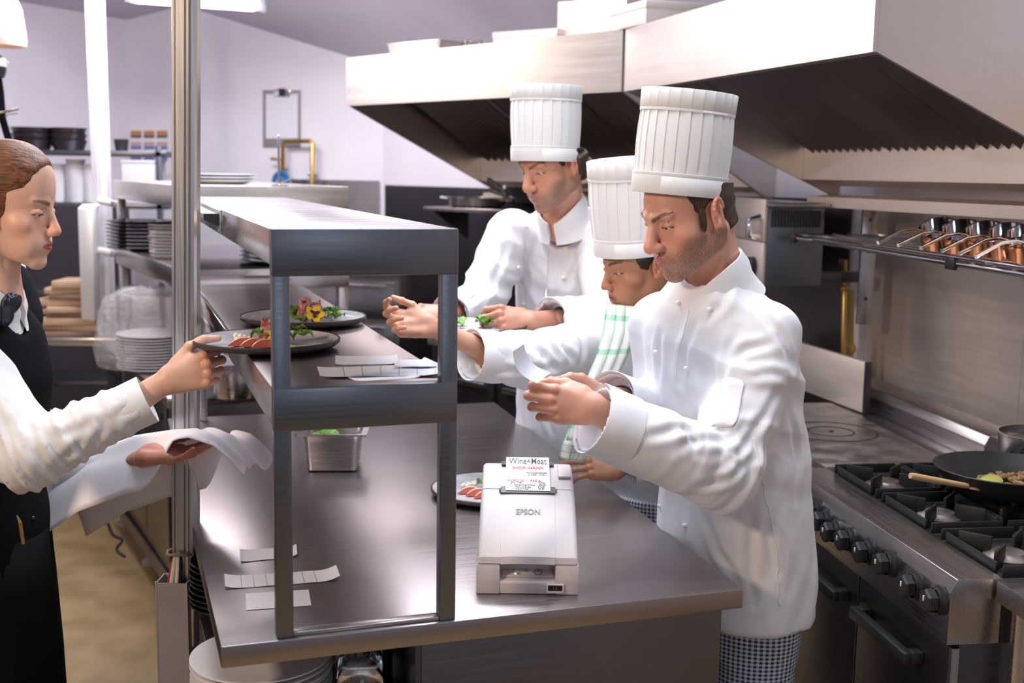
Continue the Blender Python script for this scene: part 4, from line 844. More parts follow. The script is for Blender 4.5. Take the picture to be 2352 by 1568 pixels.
# ================================================================== SALAD PLATES
def glazed_plate(c, label, tilt=None):
    o = root('dinner_plate', label, 'plate', c); r = .157
    if tilt: o.rotation_euler = tilt
    mb = MB(); mb.lathe([(0,0),(r*.60,0),(r*.66,.001),(r*.95,.008),(r*1.0,.014),(r*1.005,.020),(r*.992,.0225),(r*.975,.021)], n=72); mb.build('plate_body', 'plate_rim', o)
    mb = MB(); mb.lathe([(r*.975,.0209),(r*.955,.0175),(r*.86,.0105),(r*.6,.0085),(0,.008)], n=72); mb.build('glaze', 'plate_glaze', o); return o
def leaf_mesh(L, wd, bend):
    mb = MB(); rows = []; n = 10
    for i in range(n+1):
        t = i/n; wv = wd*(sin(pi*min(1, t*1.02))**.7)*(1 + .18*sin(t*26)); y = L*t; z = bend*sin(pi*t) + .006*sin(t*9)
        rows.append([V((-wv, y, z+.45*wv)), V((-wv*.5, y, z+.1*wv)), V((0, y, z)), V((wv*.5, y, z+.12*wv)), V((wv, y, z+.5*wv))])
    mb.rings(rows, (0, 0), closed=False); return mb
def ham_mesh(h, r, turns, seed):
    mb = MB(); rows = []; n = 34
    for i in range(n+1):
        t = i/n; a = turns*2*pi*t; rr = r*(.35 + .65*t) * (1 + .12*sin(5*a + seed)); row = []
        for k in range(7):
            q = k/6; row.append(V((rr*(1 + .25*(q-.3))*cos(a+.5*q), rr*(1+.25*(q-.3))*sin(a+.5*q), h*q*(.93 + .07*sin(3*a+seed)) + .0015*sin(9*a))))
        rows.append(row)
    mb.rings(rows, (0, 0), closed=False); return mb
def wedge_mesh(L, wd, h):
    mb = MB(); n = 14; rows = []
    for i in range(n+1):
        t = i/n; s = max(.03, sin(pi*t)**.75); x = L*(t-.5); yb = .018*sin(pi*t)
        rows.append([V((x, yb-wd*s*.5, .001)), V((x, yb+wd*s*.5, .001)), V((x, yb+wd*s*.15, h*s)), V((x, yb-wd*s*.15-.001, h*s*.9))])
    mb.rings(rows); bm = mb.b; bm.faces.ensure_lookup_table(); bm.normal_update()
    for f in bm.faces: f.material_index = 1 if f.calc_center_median().y < .018*.64 - .001 and abs(f.normal.z) < .75 else 0
    return mb
def place(o, M): o.matrix_world = M; return o
wherein = {}
def salad(P, rz, z, who, mirror=1, flower=True, leaves=6, ham=2, wedges=3, crumbs=14, seed=0):
    """the salad on one plate; who names the plate in the labels"""
    rnd = random.Random(seed); T = Matrix.Translation(P + V((0,0,z))) @ Matrix.Rotation(rz, 4, 'Z')
    for k in range(wedges):
        o = wedge_mesh(.075, .024, .020).build('fruit_wedge', ['fruit_flesh', 'fruit_skin'], sharp=30)
        place(o, T @ Matrix.Translation((-.035 + .026*k, -.052 - .010*k, .002)) @ Matrix.Rotation(.35 + .08*k, 4, 'Z') @ Matrix.Rotation(-.15, 4, 'X')); tag(o, ('left', 'middle', 'right')[k] + ' red skinned fruit wedge on ' + who, 'fruit', 'fruit wedges on ' + who)
    for k in range(ham):
        o = ham_mesh(.054 - .014*k, .019 + .004*k, 1.25, k*2 + seed).build('ham_slice', 'ham', sharp=0)
        sm = o.modifiers.new('thickness', 'SOLIDIFY'); sm.thickness = .0016
        place(o, T @ Matrix.Translation((-.005 + .038*k, -.012 + .01*k, .004)) @ Matrix.Rotation(.22 - .5*k, 4, 'Y') @ Matrix.Rotation(.15, 4, 'X')); tag(o, ('tall rolled', 'loose folded')[k] + ' slice of cured ham on ' + who, 'ham', 'ham on ' + who)
    for k in range(leaves):
        o = leaf_mesh(.044 + .014*rnd.random(), .019, .006 + .008*rnd.random()).build('salad_leaf', 'leaf', sharp=0)
        o.modifiers.new('thickness', 'SOLIDIFY').thickness = .0007
        place(o, T @ Matrix.Translation((.012 + rnd.uniform(-.05,.05), .012 + rnd.uniform(-.03,.03), .004 + .008*rnd.random())) @ Matrix.Rotation(rnd.uniform(0, 6.28), 4, 'Z') @ Matrix.Rotation(rnd.uniform(-.1,.4), 4, 'X')); tag(o, 'green salad leaf on ' + who, 'leaf', 'salad leaves on ' + who)
    if crumbs:
        mb = MB()
        for k in range(crumbs): mb.ell((rnd.gauss(0,.012), rnd.gauss(0,.009), .006 + .010*rnd.random()), (.006+.002*rnd.random(), .0055, .005), Matrix.Rotation(rnd.uniform(0,6),4,'Z'), 8)
        o = mb.build('cheese_crumbs', 'cheese'); place(o, T @ Matrix.Translation(((.055, .0, .001) if mirror > 0 else (-.055, .005, .001)))); tag(o, 'white crumbled cheese on ' + who, 'cheese', kind='stuff')
    if flower:
        fl = root('pansy_flower', 'yellow pansy flower with a dark centre on ' + who, 'flower'); mb = MB()
        for k in range(5):
            a = k*2*pi/5; mb.ell((.013*cos(a), .013*sin(a), .002*(k % 2)), (.013,.010,.0018), Matrix.Rotation(a,4,'Z') @ Matrix.Rotation(-.35,4,'Y'), 14)
        mb.build('petals', 'petal', fl); mb = MB()
        for k in range(3): a = k*2.1+.5; mb.ell((.007*cos(a), .007*sin(a), .0035), (.007,.004,.001), Matrix.Rotation(a,4,'Z'), 10)
        mb.build('flower_centre', 'petal_dark', fl)
        place(fl, T @ Matrix.Translation((.030, -.030, .020)) @ Matrix.Rotation(.95, 4, 'X') @ Matrix.Rotation(.25, 4, 'Y'))
pA = GM @ V((.190, .888, 1.3622)); glazed_plate(pA, 'dark rimmed grey plate of salad standing on the gantry shelf behind the carried one')
salad(pA, .1, .0085, 'the plate standing on the gantry shelf', 1, True, 9, 2, 0, 16, 5)
pB = GM @ V((.050, .492, 1.3635)); glazed_plate(pB, 'dark rimmed grey plate of salad held by the waitress over the gantry shelf edge')
salad(pB, .0, .0085, 'the plate held by the waitress', -1, True, 7, 2, 3, 8, 2)
mb = MB(); mb.lathe([(0,.0035),(.02,.003),(.026,.001),(.027,0)], n=24); o = mb.build('sauce_pool', 'sauce'); o.location = pB + V((.045,-.045,.0088)); tag(o, 'pale yellow sauce pool on the plate held by the waitress', 'sauce')
pC = V((-.052, 3.045, .9006)); glazed_plate(pC, 'dark rimmed white plate of salad on the counter behind the receipt printer')
salad(pC, -.3, .0085, 'the plate behind the printer', -1, False, 3, 1, 3, 12, 9)
# ================================================================== FIGURE TOOLKIT: smooth signed-distance modelling
f32 = np.float32
class SDF:
    def __init__(s, lo, hi, h):
        s.h = h; s.lo = np.array(lo, f32); n = np.ceil((np.array(hi) - np.array(lo))/h).astype(int) + 1
        s.ax = [s.lo[i] + h*np.arange(n[i], dtype=f32) for i in range(3)]; s.n = n; s.D = np.full(n, .5, f32)
    def sl(s, lo, hi, m):
        a = np.clip(np.floor((np.array(lo) - m - s.lo)/s.h).astype(int), 0, s.n); b = np.clip(np.ceil((np.array(hi) + m - s.lo)/s.h).astype(int) + 1, 0, s.n)
        return tuple(slice(int(a[i]), int(max(a[i], b[i]))) for i in range(3))
    def pts(s, q): return s.ax[0][q[0]][:,None,None], s.ax[1][q[1]][None,:,None], s.ax[2][q[2]][None,None,:]
    def put(s, q, d, k, op='u'):
        if d.size == 0: return
        D = s.D[q]
        if op == 'u':
            if k > 0: hh = np.clip(.5 + .5*(d - D)/k, 0, 1); s.D[q] = d*(1-hh) + D*hh - k*hh*(1-hh)
            else: s.D[q] = np.minimum(D, d)
        else:
            if k > 0: hh = np.clip(.5 - .5*(D + d)/k, 0, 1); s.D[q] = D*(1-hh) - d*hh + k*hh*(1-hh)
            else: s.D[q] = np.maximum(D, -d)
    def cap(s, a, b, ra, rb=None, k=.01, op='u', sq=None):
        rb = ra if rb is None else rb; a = np.array(a, f32); b = np.array(b, f32); R_ = max(ra, rb); m = R_ + k + 2*s.h
        q = s.sl(np.minimum(a, b), np.maximum(a, b), m); x, y, z = s.pts(q); ab = b - a; L2 = float((ab*ab).sum()) + 1e-12
        px, py, pz = x - a[0], y - a[1], z - a[2]
        t = np.clip((px*ab[0] + py*ab[1] + pz*ab[2])/L2, 0, 1)
        dx, dy, dz = px - ab[0]*t, py - ab[1]*t, pz - ab[2]*t
        if sq is not None:                                   # flatten along direction sq = (vec, factor)
            v = np.array(sq[0], f32); v /= np.linalg.norm(v); c = dx*v[0] + dy*v[1] + dz*v[2]; e = sq[1] - 1
            d = np.sqrt(dx*dx + dy*dy + dz*dz + (sq[1]**2 - 1)*c*c)
        else: d = np.sqrt(dx*dx + dy*dy + dz*dz)
        s.put(q, (d - (ra + (rb - ra)*t)).astype(f32), k, op)
    def chain(s, P, r, k=.01, op='u'):
        for i in range(len(P)-1): s.cap(P[i], P[i+1], r[i], r[i+1], k if i == 0 else min(k, .006), op)
    def ell(s, c, r, k=.01, op='u', M=None):
        c = np.array(c, f32); r = np.array(r, f32); R_ = float(r.max()); m = R_ + k + 2*s.h
        q = s.sl(c, c, m); x, y, z = s.pts(q); x, y, z = x - c[0], y - c[1], z - c[2]
        if M is not None:
            A = np.array(M.to_3x3().transposed(), f32); x, y, z = (A[0,0]*x + A[0,1]*y + A[0,2]*z), (A[1,0]*x + A[1,1]*y + A[1,2]*z), (A[2,0]*x + A[2,1]*y + A[2,2]*z)
        k0 = np.sqrt((x/r[0])**2 + (y/r[1])**2 + (z/r[2])**2); k1 = np.sqrt((x/r[0]**2)**2 + (y/r[1]**2)**2 + (z/r[2]**2)**2) + 1e-9
        s.put(q, (k0*(k0 - 1)/k1).astype(f32), k, op)
    def cut(s, p, n, k=0):                                   # keep the side the normal points away from
        n = np.array(n, f32); n /= np.linalg.norm(n); x, y, z = s.pts(tuple(slice(0, int(v)) for v in s.n))
        d = (x - p[0])*n[0] + (y - p[1])*n[1] + (z - p[2])*n[2]; s.D = np.maximum(s.D, d.astype(f32))
    def all(s): return s.pts(tuple(slice(0, int(v)) for v in s.n))
    def mesh(s):
        """naive surface nets"""
        D = s.D; D[0] = D[-1] = .1; D[:,0] = D[:,-1] = .1; D[:,:,0] = D[:,:,-1] = .1
        ins = D < 0; n = D.shape
        c = [ins[i:n[0]-1+i, j:n[1]-1+j, k:n[2]-1+k] for i in (0,1) for j in (0,1) for k in (0,1)]
        sm = sum(a.astype(np.int8) for a in c); act = (sm > 0) & (sm < 8); idx = np.full(act.shape, -1, np.int64); I = np.argwhere(act); idx[act] = np.arange(len(I))
        acc = np.zeros((len(I), 3)); cnt = np.zeros(len(I)); off = [(i,j,k) for i in (0,1) for j in (0,1) for k in (0,1)]
        vals = [D[I[:,0]+o[0], I[:,1]+o[1], I[:,2]+o[2]] for o in off]
        for a in range(8):
            for b in range(a+1, 8):
                if sum(abs(off[a][t]-off[b][t]) for t in range(3)) != 1: continue
                va, vb = vals[a], vals[b]; m = (va < 0) != (vb < 0); t = np.where(m, va/np.where(va == vb, 1, va - vb), 0)
                for q in range(3): acc[:,q] += np.where(m, off[a][q] + (off[b][q]-off[a][q])*t, 0)
                cnt += m
        Vv = (I + acc/cnt[:,None])*s.h + s.lo; F = []
        for axn in range(3):
            u, v = (axn+1) % 3, (axn+2) % 3; sl0 = [slice(None)]*3; sl1 = [slice(None)]*3; sl0[axn] = slice(0, -1); sl1[axn] = slice(1, None)
            a, b = ins[tuple(sl0)], ins[tuple(sl1)]
            for flip, M_ in ((0, a & ~b), (1, ~a & b)):
                E = np.argwhere(M_); E = E[(E[:,u] > 0) & (E[:,v] > 0) & (E[:,u] < n[u]-1) & (E[:,v] < n[v]-1)]
                if not len(E): continue
                def g(du, dv): w = E.copy(); w[:,u] -= du; w[:,v] -= dv; return idx[w[:,0], w[:,1], w[:,2]]
                f = np.stack([g(1,1), g(0,1), g(0,0), g(1,0)], 1); F.append(f[:, ::-1] if flip else f)
        F = np.concatenate(F); F = F[(F >= 0).all(1)]; return Vv, F
def relax(Vv, F, it=1, lam=.5):
    for _ in range(it):
        acc = np.zeros_like(Vv); cnt = np.zeros(len(Vv))
        for a in range(4):
            for b in ((a+1) % 4, (a+3) % 4): np.add.at(acc, F[:,a], Vv[F[:,b]]); np.add.at(cnt, F[:,a], 1)
        Vv = Vv*(1-lam) + lam*acc/np.maximum(cnt, 1)[:,None]
    return Vv
def np_mesh(name, parts, mats, parent, colors=None, mi=None, sharp=0):
    """parts: list of (V, F); one mesh object"""
    o = 0; VV = []; FF = []
    for v, f in parts: VV.append(v); FF.append(f + o); o += len(v)
    VV = np.concatenate(VV).astype(f32); FF = np.concatenate(FF).astype(np.int32)
    me = bpy.data.meshes.new(name); me.vertices.add(len(VV)); me.vertices.foreach_set('co', VV.ravel())
    me.loops.add(FF.size); me.loops.foreach_set('vertex_index', FF.ravel()); me.polygons.add(len(FF)); me.polygons.foreach_set('loop_start', np.arange(0, FF.size, 4, dtype=np.int32))
    me.update(calc_edges=True)
    if colors is not None:
        at_ = me.color_attributes.new('tone', 'FLOAT_COLOR', 'POINT'); at_.data.foreach_set('color', np.concatenate([colors, np.ones((len(colors),1))], 1).astype(f32).ravel())
    me.validate(); return finish(name, me, mats, parent, sharp)
def xf(Vv, M): A = np.array(M); return Vv @ A[:3,:3].T + A[:3,3]
def fr(origin, fwd, up):                                     # frame: x right of the face's own left.., y forward, z up
    y = V(fwd).normalized(); z = V(up); x = y.cross(z).normalized(); z = x.cross(y).normalized()
    return Matrix(((x.x,y.x,z.x,origin[0]),(x.y,y.y,z.y,origin[1]),(x.z,y.z,z.z,origin[2]),(0,0,0,1)))
sstep = lambda a, b, x: (lambda t: t*t*(3-2*t))(np.clip((x - a)/(b - a + 1e-12), 0, 1))
gau = lambda P, c, r: np.exp(-(((P - np.array(c))/np.array(r))**2).sum(1))
# ------------------------------------------------------------------ head
def head(neck_w, M, tone, lips, male=True, h=.0017, stubble=None, brow=(.06,.035,.02), mouth=0, gaze=1.0, sc=1.0, full=False, stretch=.12, frown=.006, opn=1.0):
    """head in its own frame (x to its right, y forward, z up, eye level z=0); neck_w: world point where the neck meets the shoulders"""
    nk = np.array(M.inverted() @ V(neck_w))/sc
    lo = np.minimum((-.10,-.13,-.15), nk - .075); hi = np.maximum((.10,.135,.135), nk + .075)
    lo[2] = min(lo[2], nk[2] - .02)
    s = SDF(lo, hi, h/sc); j = 1.0 if male else .90
    s.ell((0,-.018,.040), (.0745,.096,.084), 0)                        # cranium
    if full: s.ell((0,.012,.058), (.066,.080,.082), .02)
    s.ell((0,.025,.020), (.060,.064,.066), .02)                        # forehead
    s.ell((0,.022,-.035), (.060*j+.003,.064,.078), .025)               # face mass
    for x in (-1, 1):
        s.ell((x*.047,.045,-.030), (.020,.026,.020), .018)             # cheek bone
        s.cap((x*.052*j,-.008,-.066), (x*.016,.068,-.104), .015 if male else .013, .013, .022)   # jaw line
        s.cap((x*.055*j,-.012,-.025), (x*.052*j,-.008,-.066), .014, .015, .02)
        s.ell((x*.030,.058,-.066), (.022,.026,.026), .02)              # cheek / mouth corner mass
        if male: s.cap((x*.012,.089,.0175), (x*.044,.074,.0195), .0088, .0075, .011)                # brow ridge
        else: s.cap((x*.014,.084,.022), (x*.044,.070,.022), .006, .005, .012)
    s.ell((0,.070,-.104), (.017*j+.002,.017,.015), .014)               # chin
    s.ell((0,.076,-.070), (.028,.020,.020), .014)                      # muzzle
    for x in (-1, 1): s.ell((x*.033,.098,-.001), (.021,.017,.013), .010, 'd')                  # eye socket
    nz = 1.10 if male else .84; yl = -.0016 if male else -.0042                                          # nose
    s.cap((0,.083,.012), (0,.092+.012*nz,-.027), .0088*nz, .0118*nz, .011)
    s.ell((0,.1005+.013*nz-.003,-.0375), (.0122*nz,.0120*nz,.0108*nz), .010)
    for x in (-1, 1):
        s.ell((x*.0118*nz,.0985,-.0412), (.0080*nz,.0120,.0080), .008)
        s.ell((x*.0065*nz,.109,-.0505), (.0042,.0065,.0035), .003, 'd')
    s.cap((0,.094,-.052), (0,.092,-.058), .0028, .0022, .004, 'd')     # philtrum
    # lips
    lg = mouth
    for x in (-1, 1):
        s.cap((x*.004,.0968+yl,-.0638), (x*.0235,.083+yl*.5,-.0690), .0060, .0030, .004)
        s.cap((0,.0950+yl,-.0758-lg), (x*.0210,.083+yl*.5,-.0705-lg*.3), .0082, .0034, .005)
        s.cap((0,.1020+yl,-.0690-lg*.5), (x*.0235,.086+yl*.5,-.0692-lg*.4), .0014+lg*.55, .0010, .002, 'd')
    s.ell((0,.098,-.087), (.016,.008,.006), .008, 'd')                 # fold under the lip
    for x in (-1, 1):                                                  # lids over the eyeball
        s.ell((x*.0315,.0715,-.0015), (.0150,.0140,.0122), .0035)
        s.cap((x*.017,.0855,.0050), (x*.046,.0740,.0058), .0016, .0010, .003, 'd')               # lid crease
        oy = -.0034*opn; s.cap((x*.0205,.0875+oy,-.0062*gaze), (x*.0315,.0890+oy,-.0078*gaze), .0014+.0008*opn, .0022+.0012*opn, .0012, 'd')
        s.cap((x*.0315,.0890+oy,-.0078*gaze), (x*.0435,.0800+oy,-.0055*gaze), .0022+.0012*opn, .0012+.0006*opn, .0012, 'd')   # eye slit
        # ear
        E = Matrix.Rotation(x*-.28, 4, 'Z') @ Matrix.Rotation(.18, 4, 'X')
        ec = V((x*.0765,-.020,-.008))
        s.ell(ec, (.0075,.0185,.031), .006, M=E)
        s.ell(ec + V((x*.0065,.0025,.004)), (.0065,.0110,.0195), .003, 'd', M=E)
        q = [ec + E @ V((x*.005, .0155*cos(t), .006 + .0245*sin(t))) for t in [(-.35 + .42*i) for i in range(9)]]
        s.chain(q, [.0040]*9, .002)
        s.cap(ec + E @ V((x*.003,.0105,-.002)), ec + E @ V((x*.002,.008,-.012)), .0045, .004, .004)
        s.cap(ec + E @ V((x*.004,-.006,.012)), ec + E @ V((x*.0045,-.008,-.010)), .0030, .0034, .003)
        s.ell(ec + E @ V((x*.002,.006,-.027)), (.0055,.0085,.0085), .005)
    rn = .055 if male else .046
    s.cap((0,-.044,-.050), nk, rn - .003, rn + .006, .014)             # neck
    if male: s.cap(nk*.5 + np.array((0,.02,-.05)), nk*.75 + np.array((0,.02,-.02)), .012, .010, .022)
    for x in (-1, 1): s.cap((x*.058,-.035,-.045), nk + np.array((x*.012,.035,.0)), .016, .013, .025)
    Vv, F = s.mesh(); Vv = relax(Vv, F, 1, .35)
    C = np.tile(np.array(tone, float), (len(Vv), 1)); mixc = lambda w, c: C*(1 - w[:,None]) + np.array(c)*w[:,None]
    red = np.array(tone)*np.array((1.06,.80,.78))
    w = gau(Vv, (0,.112,-.036), (.020,.025,.018)) + .8*gau(Vv, (.045,.06,-.030), (.028,.035,.022)) + .8*gau(Vv, (-.045,.06,-.030), (.028,.035,.022)) + sstep(.074,.083, np.abs(Vv[:,0]))*(Vv[:,1] < .03)*(Vv[:,2] > -.05)*.9
    C = mixc(np.clip(w, 0, 1)*.75, red)
    ax_, z = np.abs(Vv[:,0]), Vv[:,2]
    if stubble is not None:
        rnd = np.random.RandomState(5).rand(len(Vv))
        lin = -.030 - .35*np.clip(.045 - ax_, 0, 1)*1.0
        w = sstep(0, .022, (-.040 + .42*np.clip(ax_ - .035, 0, .05)*1.0) - z)*(Vv[:,1] > -.035)*sstep(.0, .010, z + .135 + .25*np.clip(.06 - Vv[:,1], 0, .1))
        w = w*sstep(-.008, .006, z + .080 + .50*(Vv[:,1] + .01)); w = w*(1 - gau(Vv, (0,.10,-.042), (.02,.03,.010)))*(1 - .55*gau(Vv, (.036,.07,-.052), (.016,.03,.012)) - .55*gau(Vv, (-.036,.07,-.052), (.016,.03,.012)))
        C = mixc(np.clip(w, 0, 1)*(.35 + .55*rnd), stubble)
    lx = np.clip(1 - (ax_/.0245)**2, 0, 1)
    w = sstep(.0, .0035, (.0092*np.sqrt(lx) + lg*.7*(lx > 0)) - np.abs(z + .0698 + lg*.45 + .0035*(ax_/.024)**2*0))*(Vv[:,1] > .070)
    C = mixc(np.clip(w, 0, 1), lips)
    zb = (.0150 if male else .0185) - frown*.5 + frown*1.5*np.clip((ax_ - .010)/.030, 0, 1) + .0035*np.sin(np.clip((ax_ - .010)/.044, 0, 1)*pi*.75); w = sstep(0, .0022, .0056*(1 - .5*np.clip((ax_-.03)/.022, 0, 1)) - np.abs(z - zb))*(ax_ > .0105)*(ax_ < .051)*(Vv[:,1] > .045)
    rnd = np.random.RandomState(9).rand(len(Vv)); C = mixc(np.clip(w, 0, 1)*(.65 + .35*rnd), brow)
    # lash line and eye opening
    tt = np.clip((ax_ - .0205)/.023, 0, 1); zl_ = -.0062*gaze - .0028*np.sin(pi*tt)*gaze
    zl_ = zl_ + .0034*opn*np.sin(pi*tt)**.6; w = sstep(0, .0010, .0021 - np.abs(z - zl_))*(ax_ > .019)*(ax_ < .0465)*(Vv[:,1] > .066); C = mixc(np.clip(w, 0, 1)*.92, (.022,.015,.013))
    w = (gau(Vv, (.0065*nz,.107,-.051), (.004,.006,.003)) + gau(Vv, (-.0065*nz,.107,-.051), (.004,.006,.003))); C = mixc(np.clip(w*1.2, 0, 1)*.7, np.array(tone)*.25)
    Vv = Vv.copy(); Vv[:,2] -= stretch*np.clip(-Vv[:,2] - .004, 0, .115)
    return xf(Vv*sc, M), F, C
# ------------------------------------------------------------------ hand
def hand(M, side, bends, tone, thumb=((.028,.030,-.010),(.060,.048,-.018),(.088,.050,-.022),(.108,.046,-.026)), spread=(.10,.02,-.05,-.13), sc=1.0, h=.0017, fore=None, curl_axis=0, slim=1.0):
    """hand frame: x towards the fingers, y towards the thumb side, z out of the back of the hand. bends: 4 x (knuckle, middle, tip) in degrees.
    fore: world point up the forearm the wrist is joined to; side -1 mirrors"""
    kn = [(.088,.0285,.002), (.091,.0085,.004), (.086,-.0115,.002), (.078,-.0290,-.002)]; ln_ = [(.044,.026,.021), (.049,.030,.022), (.045,.028,.022), (.035,.021,.019)]; rd_ = [.0092,.0094,.0089,.0078]
    fo = np.array(M.inverted() @ V(fore))/sc*np.array((1,side,1)) if fore is not None else np.array((-.08,0,0))
    lo = np.minimum((-.05,-.075,-.10), fo - .05); hi = np.maximum((.205,.09,.05), fo + .05); s = SDF(lo, hi, h/sc)
    wrist = (0,0,0); s.cap(fo, wrist, .036*slim, .0265*slim, .01, sq=((0,0,1), 1.25))
    for i, k in enumerate(kn): s.cap((.004,.011 - .0085*i,-.002), (k[0]-.004,k[1],k[2]-.006), .0165, .0118, .014)
    s.cap((.03,.008,-.010), (.07,-.004,-.010), .014, .013, .016)
    s.cap((.012,.016,-.010), (.055,.030,-.013), .0145, .010, .016)      # thumb muscle
    s.cap((.02,-.022,-.010), (.065,-.026,-.010), .0115, .010, .014)     # little-finger side
    tips = []
    for i in range(4):
        p = np.array(kn[i]); ang = 0; P = [p]; yv = sin(spread[i])
        for b, L in zip(bends[i], ln_[i]):
            ang += R(b); d = np.array((cos(ang)*cos(spread[i]), yv*cos(ang*.5), -sin(ang))); d /= np.linalg.norm(d); P.append(P[-1] + d*L)
        r = rd_[i]*slim; s.cap(P[0], P[1], r*1.13, r*.98, .006)
        s.cap(P[1], P[2], r*1.02, r*.90, .003); s.cap(P[2], P[3], r*.92, r*.78, .003); s.ell(P[1], (r*1.08,)*3, .003); s.ell(P[2], (r*.97,)*3, .003)
        s.ell(np.array(kn[i]) + (0,0,.003), (.0098,.0085,.0085), .006)
        tips.append((P[2], P[3], r))
    T = [np.array(t) for t in thumb]; s.cap(T[0], T[1], .0145*slim, .0108*slim, .012); s.cap(T[1], T[2], .0106*slim, .0100*slim, .003); s.cap(T[2], T[3], .0104*slim, .0078*slim, .003); s.ell(T[1], (.0115*slim,)*3, .004); s.ell(T[2], (.0106*slim,)*3, .003)
    Vv, F = s.mesh(); Vv = relax(Vv, F, 1, .35)
    C = np.tile(np.array(tone, float), (len(Vv), 1)); pk = np.array(tone)*np.array((1.08,.84,.80)); w = np.zeros(len(Vv))
    for i in range(4): w += gau(Vv, np.array(kn[i]) + (0,0,.008), (.010,.009,.010))
    for a, b, r in tips: w += gau(Vv, b, (.012,.012,.012))*.8 + gau(Vv, a, (.009,.009,.009))*.5
    C = C*(1 - np.clip(w, 0, 1)[:,None]*.7) + pk*np.clip(w, 0, 1)[:,None]*.7
    w = gau(Vv, T[3] + np.array((-.003,.004,.006)), (.008,.006,.005)); C = C*(1 - np.clip(w, 0, 1)[:,None]*.5) + np.array((.75,.55,.50))*np.clip(w, 0, 1)[:,None]*.5
    Vv = Vv*np.array((1, side, 1)); F = F[:, ::-1] if side < 0 else F
    return xf(Vv*sc, M), F, C
def hfr(wrist, fing, thumbdir):                              # hand frame from finger direction and thumb direction
    x = V(fing).normalized(); y = V(thumbdir); y = (y - x*y.dot(x)).normalized(); z = x.cross(y)
    return x, y, z, wrist
def hand_at(wrist, fing, back, **k):
    """fing: direction of the fingers, back: direction the back of the hand faces; side chosen by right/left"""
    x = V(fing).normalized(); z = V(back); z = (z - x*z.dot(x)).normalized(); y = z.cross(x)
    M = Matrix(((x.x,y.x,z.x,wrist[0]),(x.y,y.y,z.y,wrist[1]),(x.z,y.z,z.z,wrist[2]),(0,0,0,1)))
    # local +y is z cross x; with the back towards z and fingers along x the thumb of a RIGHT hand lies at +y
    return hand(M, 1 if k.pop('right') else -1, **k)
# ------------------------------------------------------------------ garments
def noise3(P, seed, sc):
    r = np.random.RandomState(seed); out = np.zeros(len(P))
    for k in range(7):
        d = r.randn(3); d /= np.linalg.norm(d); out += np.sin((P @ d)*sc*(.7 + .9*r.rand()) + 6.28*r.rand() + 1.3*np.sin((P @ r.randn(3))*sc*.4))
    return out/7**.5
def torso(s, O, yaw, prof, k=.0):
    """stacked elliptical sections: prof rows (z, half width, half depth, shift x, shift y) in the body frame (x to its right, y forward)"""
    q = tuple(slice(0, int(v)) for v in s.n); x, y, z = s.pts(q); c, sn = cos(yaw), sin(yaw)
    dx, dy = x - O[0], y - O[1]; lx = dx*c + dy*sn; ly = -dx*sn + dy*c; pz = [p[0] for p in prof]
    zz = np.linspace(pz[0], pz[-1], 200); tab = [np.interp(zz, pz, [p[i] for p in prof]) for i in range(1, 5)]
    ker = np.ones(13)/13; tab = [np.convolve(np.pad(t, 6, 'edge'), ker, 'valid') for t in tab]
    zc_ = np.clip(z, pz[0], pz[-1]); a, b, sx, sy = [np.interp(zc_.ravel(), zz, t).reshape(z.shape) for t in tab]
    ex, ey = (lx - sx)/a, (ly - sy)/b; rr = (np.abs(ex)**2.3 + np.abs(ey)**2.3)**(1/2.3)
    d = (rr - 1)*np.minimum(a, b)*.95; d = np.maximum(d, np.maximum(pz[0] - z, z - pz[-1])); s.put(q, d.astype(f32), k)
def wrinkle(Vv, F, items, seed=1, base=.0012):
    """push vertices along normals: items = (centre, radius, direction across the folds, wavelength, depth)"""
    nr = np.zeros_like(Vv); a, b, c, d = (Vv[F[:,i]] for i in range(4)); fn = np.cross(c - a, d - b)
    for i in range(4): np.add.at(nr, F[:,i], fn)
    nr /= (np.linalg.norm(nr, axis=1)[:,None] + 1e-9); off = base*1.5*noise3(Vv, seed, 20); items = [(c, r*1.1, d, w_, p*1.7) for c, r, d, w_, p in items]
    for i, (c, r, dr, wl, dp) in enumerate(items):
        dr = np.array(dr, float); dr /= np.linalg.norm(dr); w = np.exp(-(((Vv - np.array(c))**2).sum(1))/r**2)
        w = w*np.clip(.55 + .55*noise3(Vv, seed*11 + i, 13), 0, 1.3)
        rs_ = np.random.RandomState(seed*3+i); dr = dr + .55*rs_.randn(3)*.6; ph = (Vv @ dr)*2*pi/(wl*1.55) + 3.2*noise3(Vv, seed*7 + i, 6.5); off += w*dp*(1 - 2*np.abs(np.sin(ph*.5))**.8 + .4*np.sin(ph*1.7 + i + 1.5*noise3(Vv, seed + i, 15)))
    return Vv + nr*off[:,None]
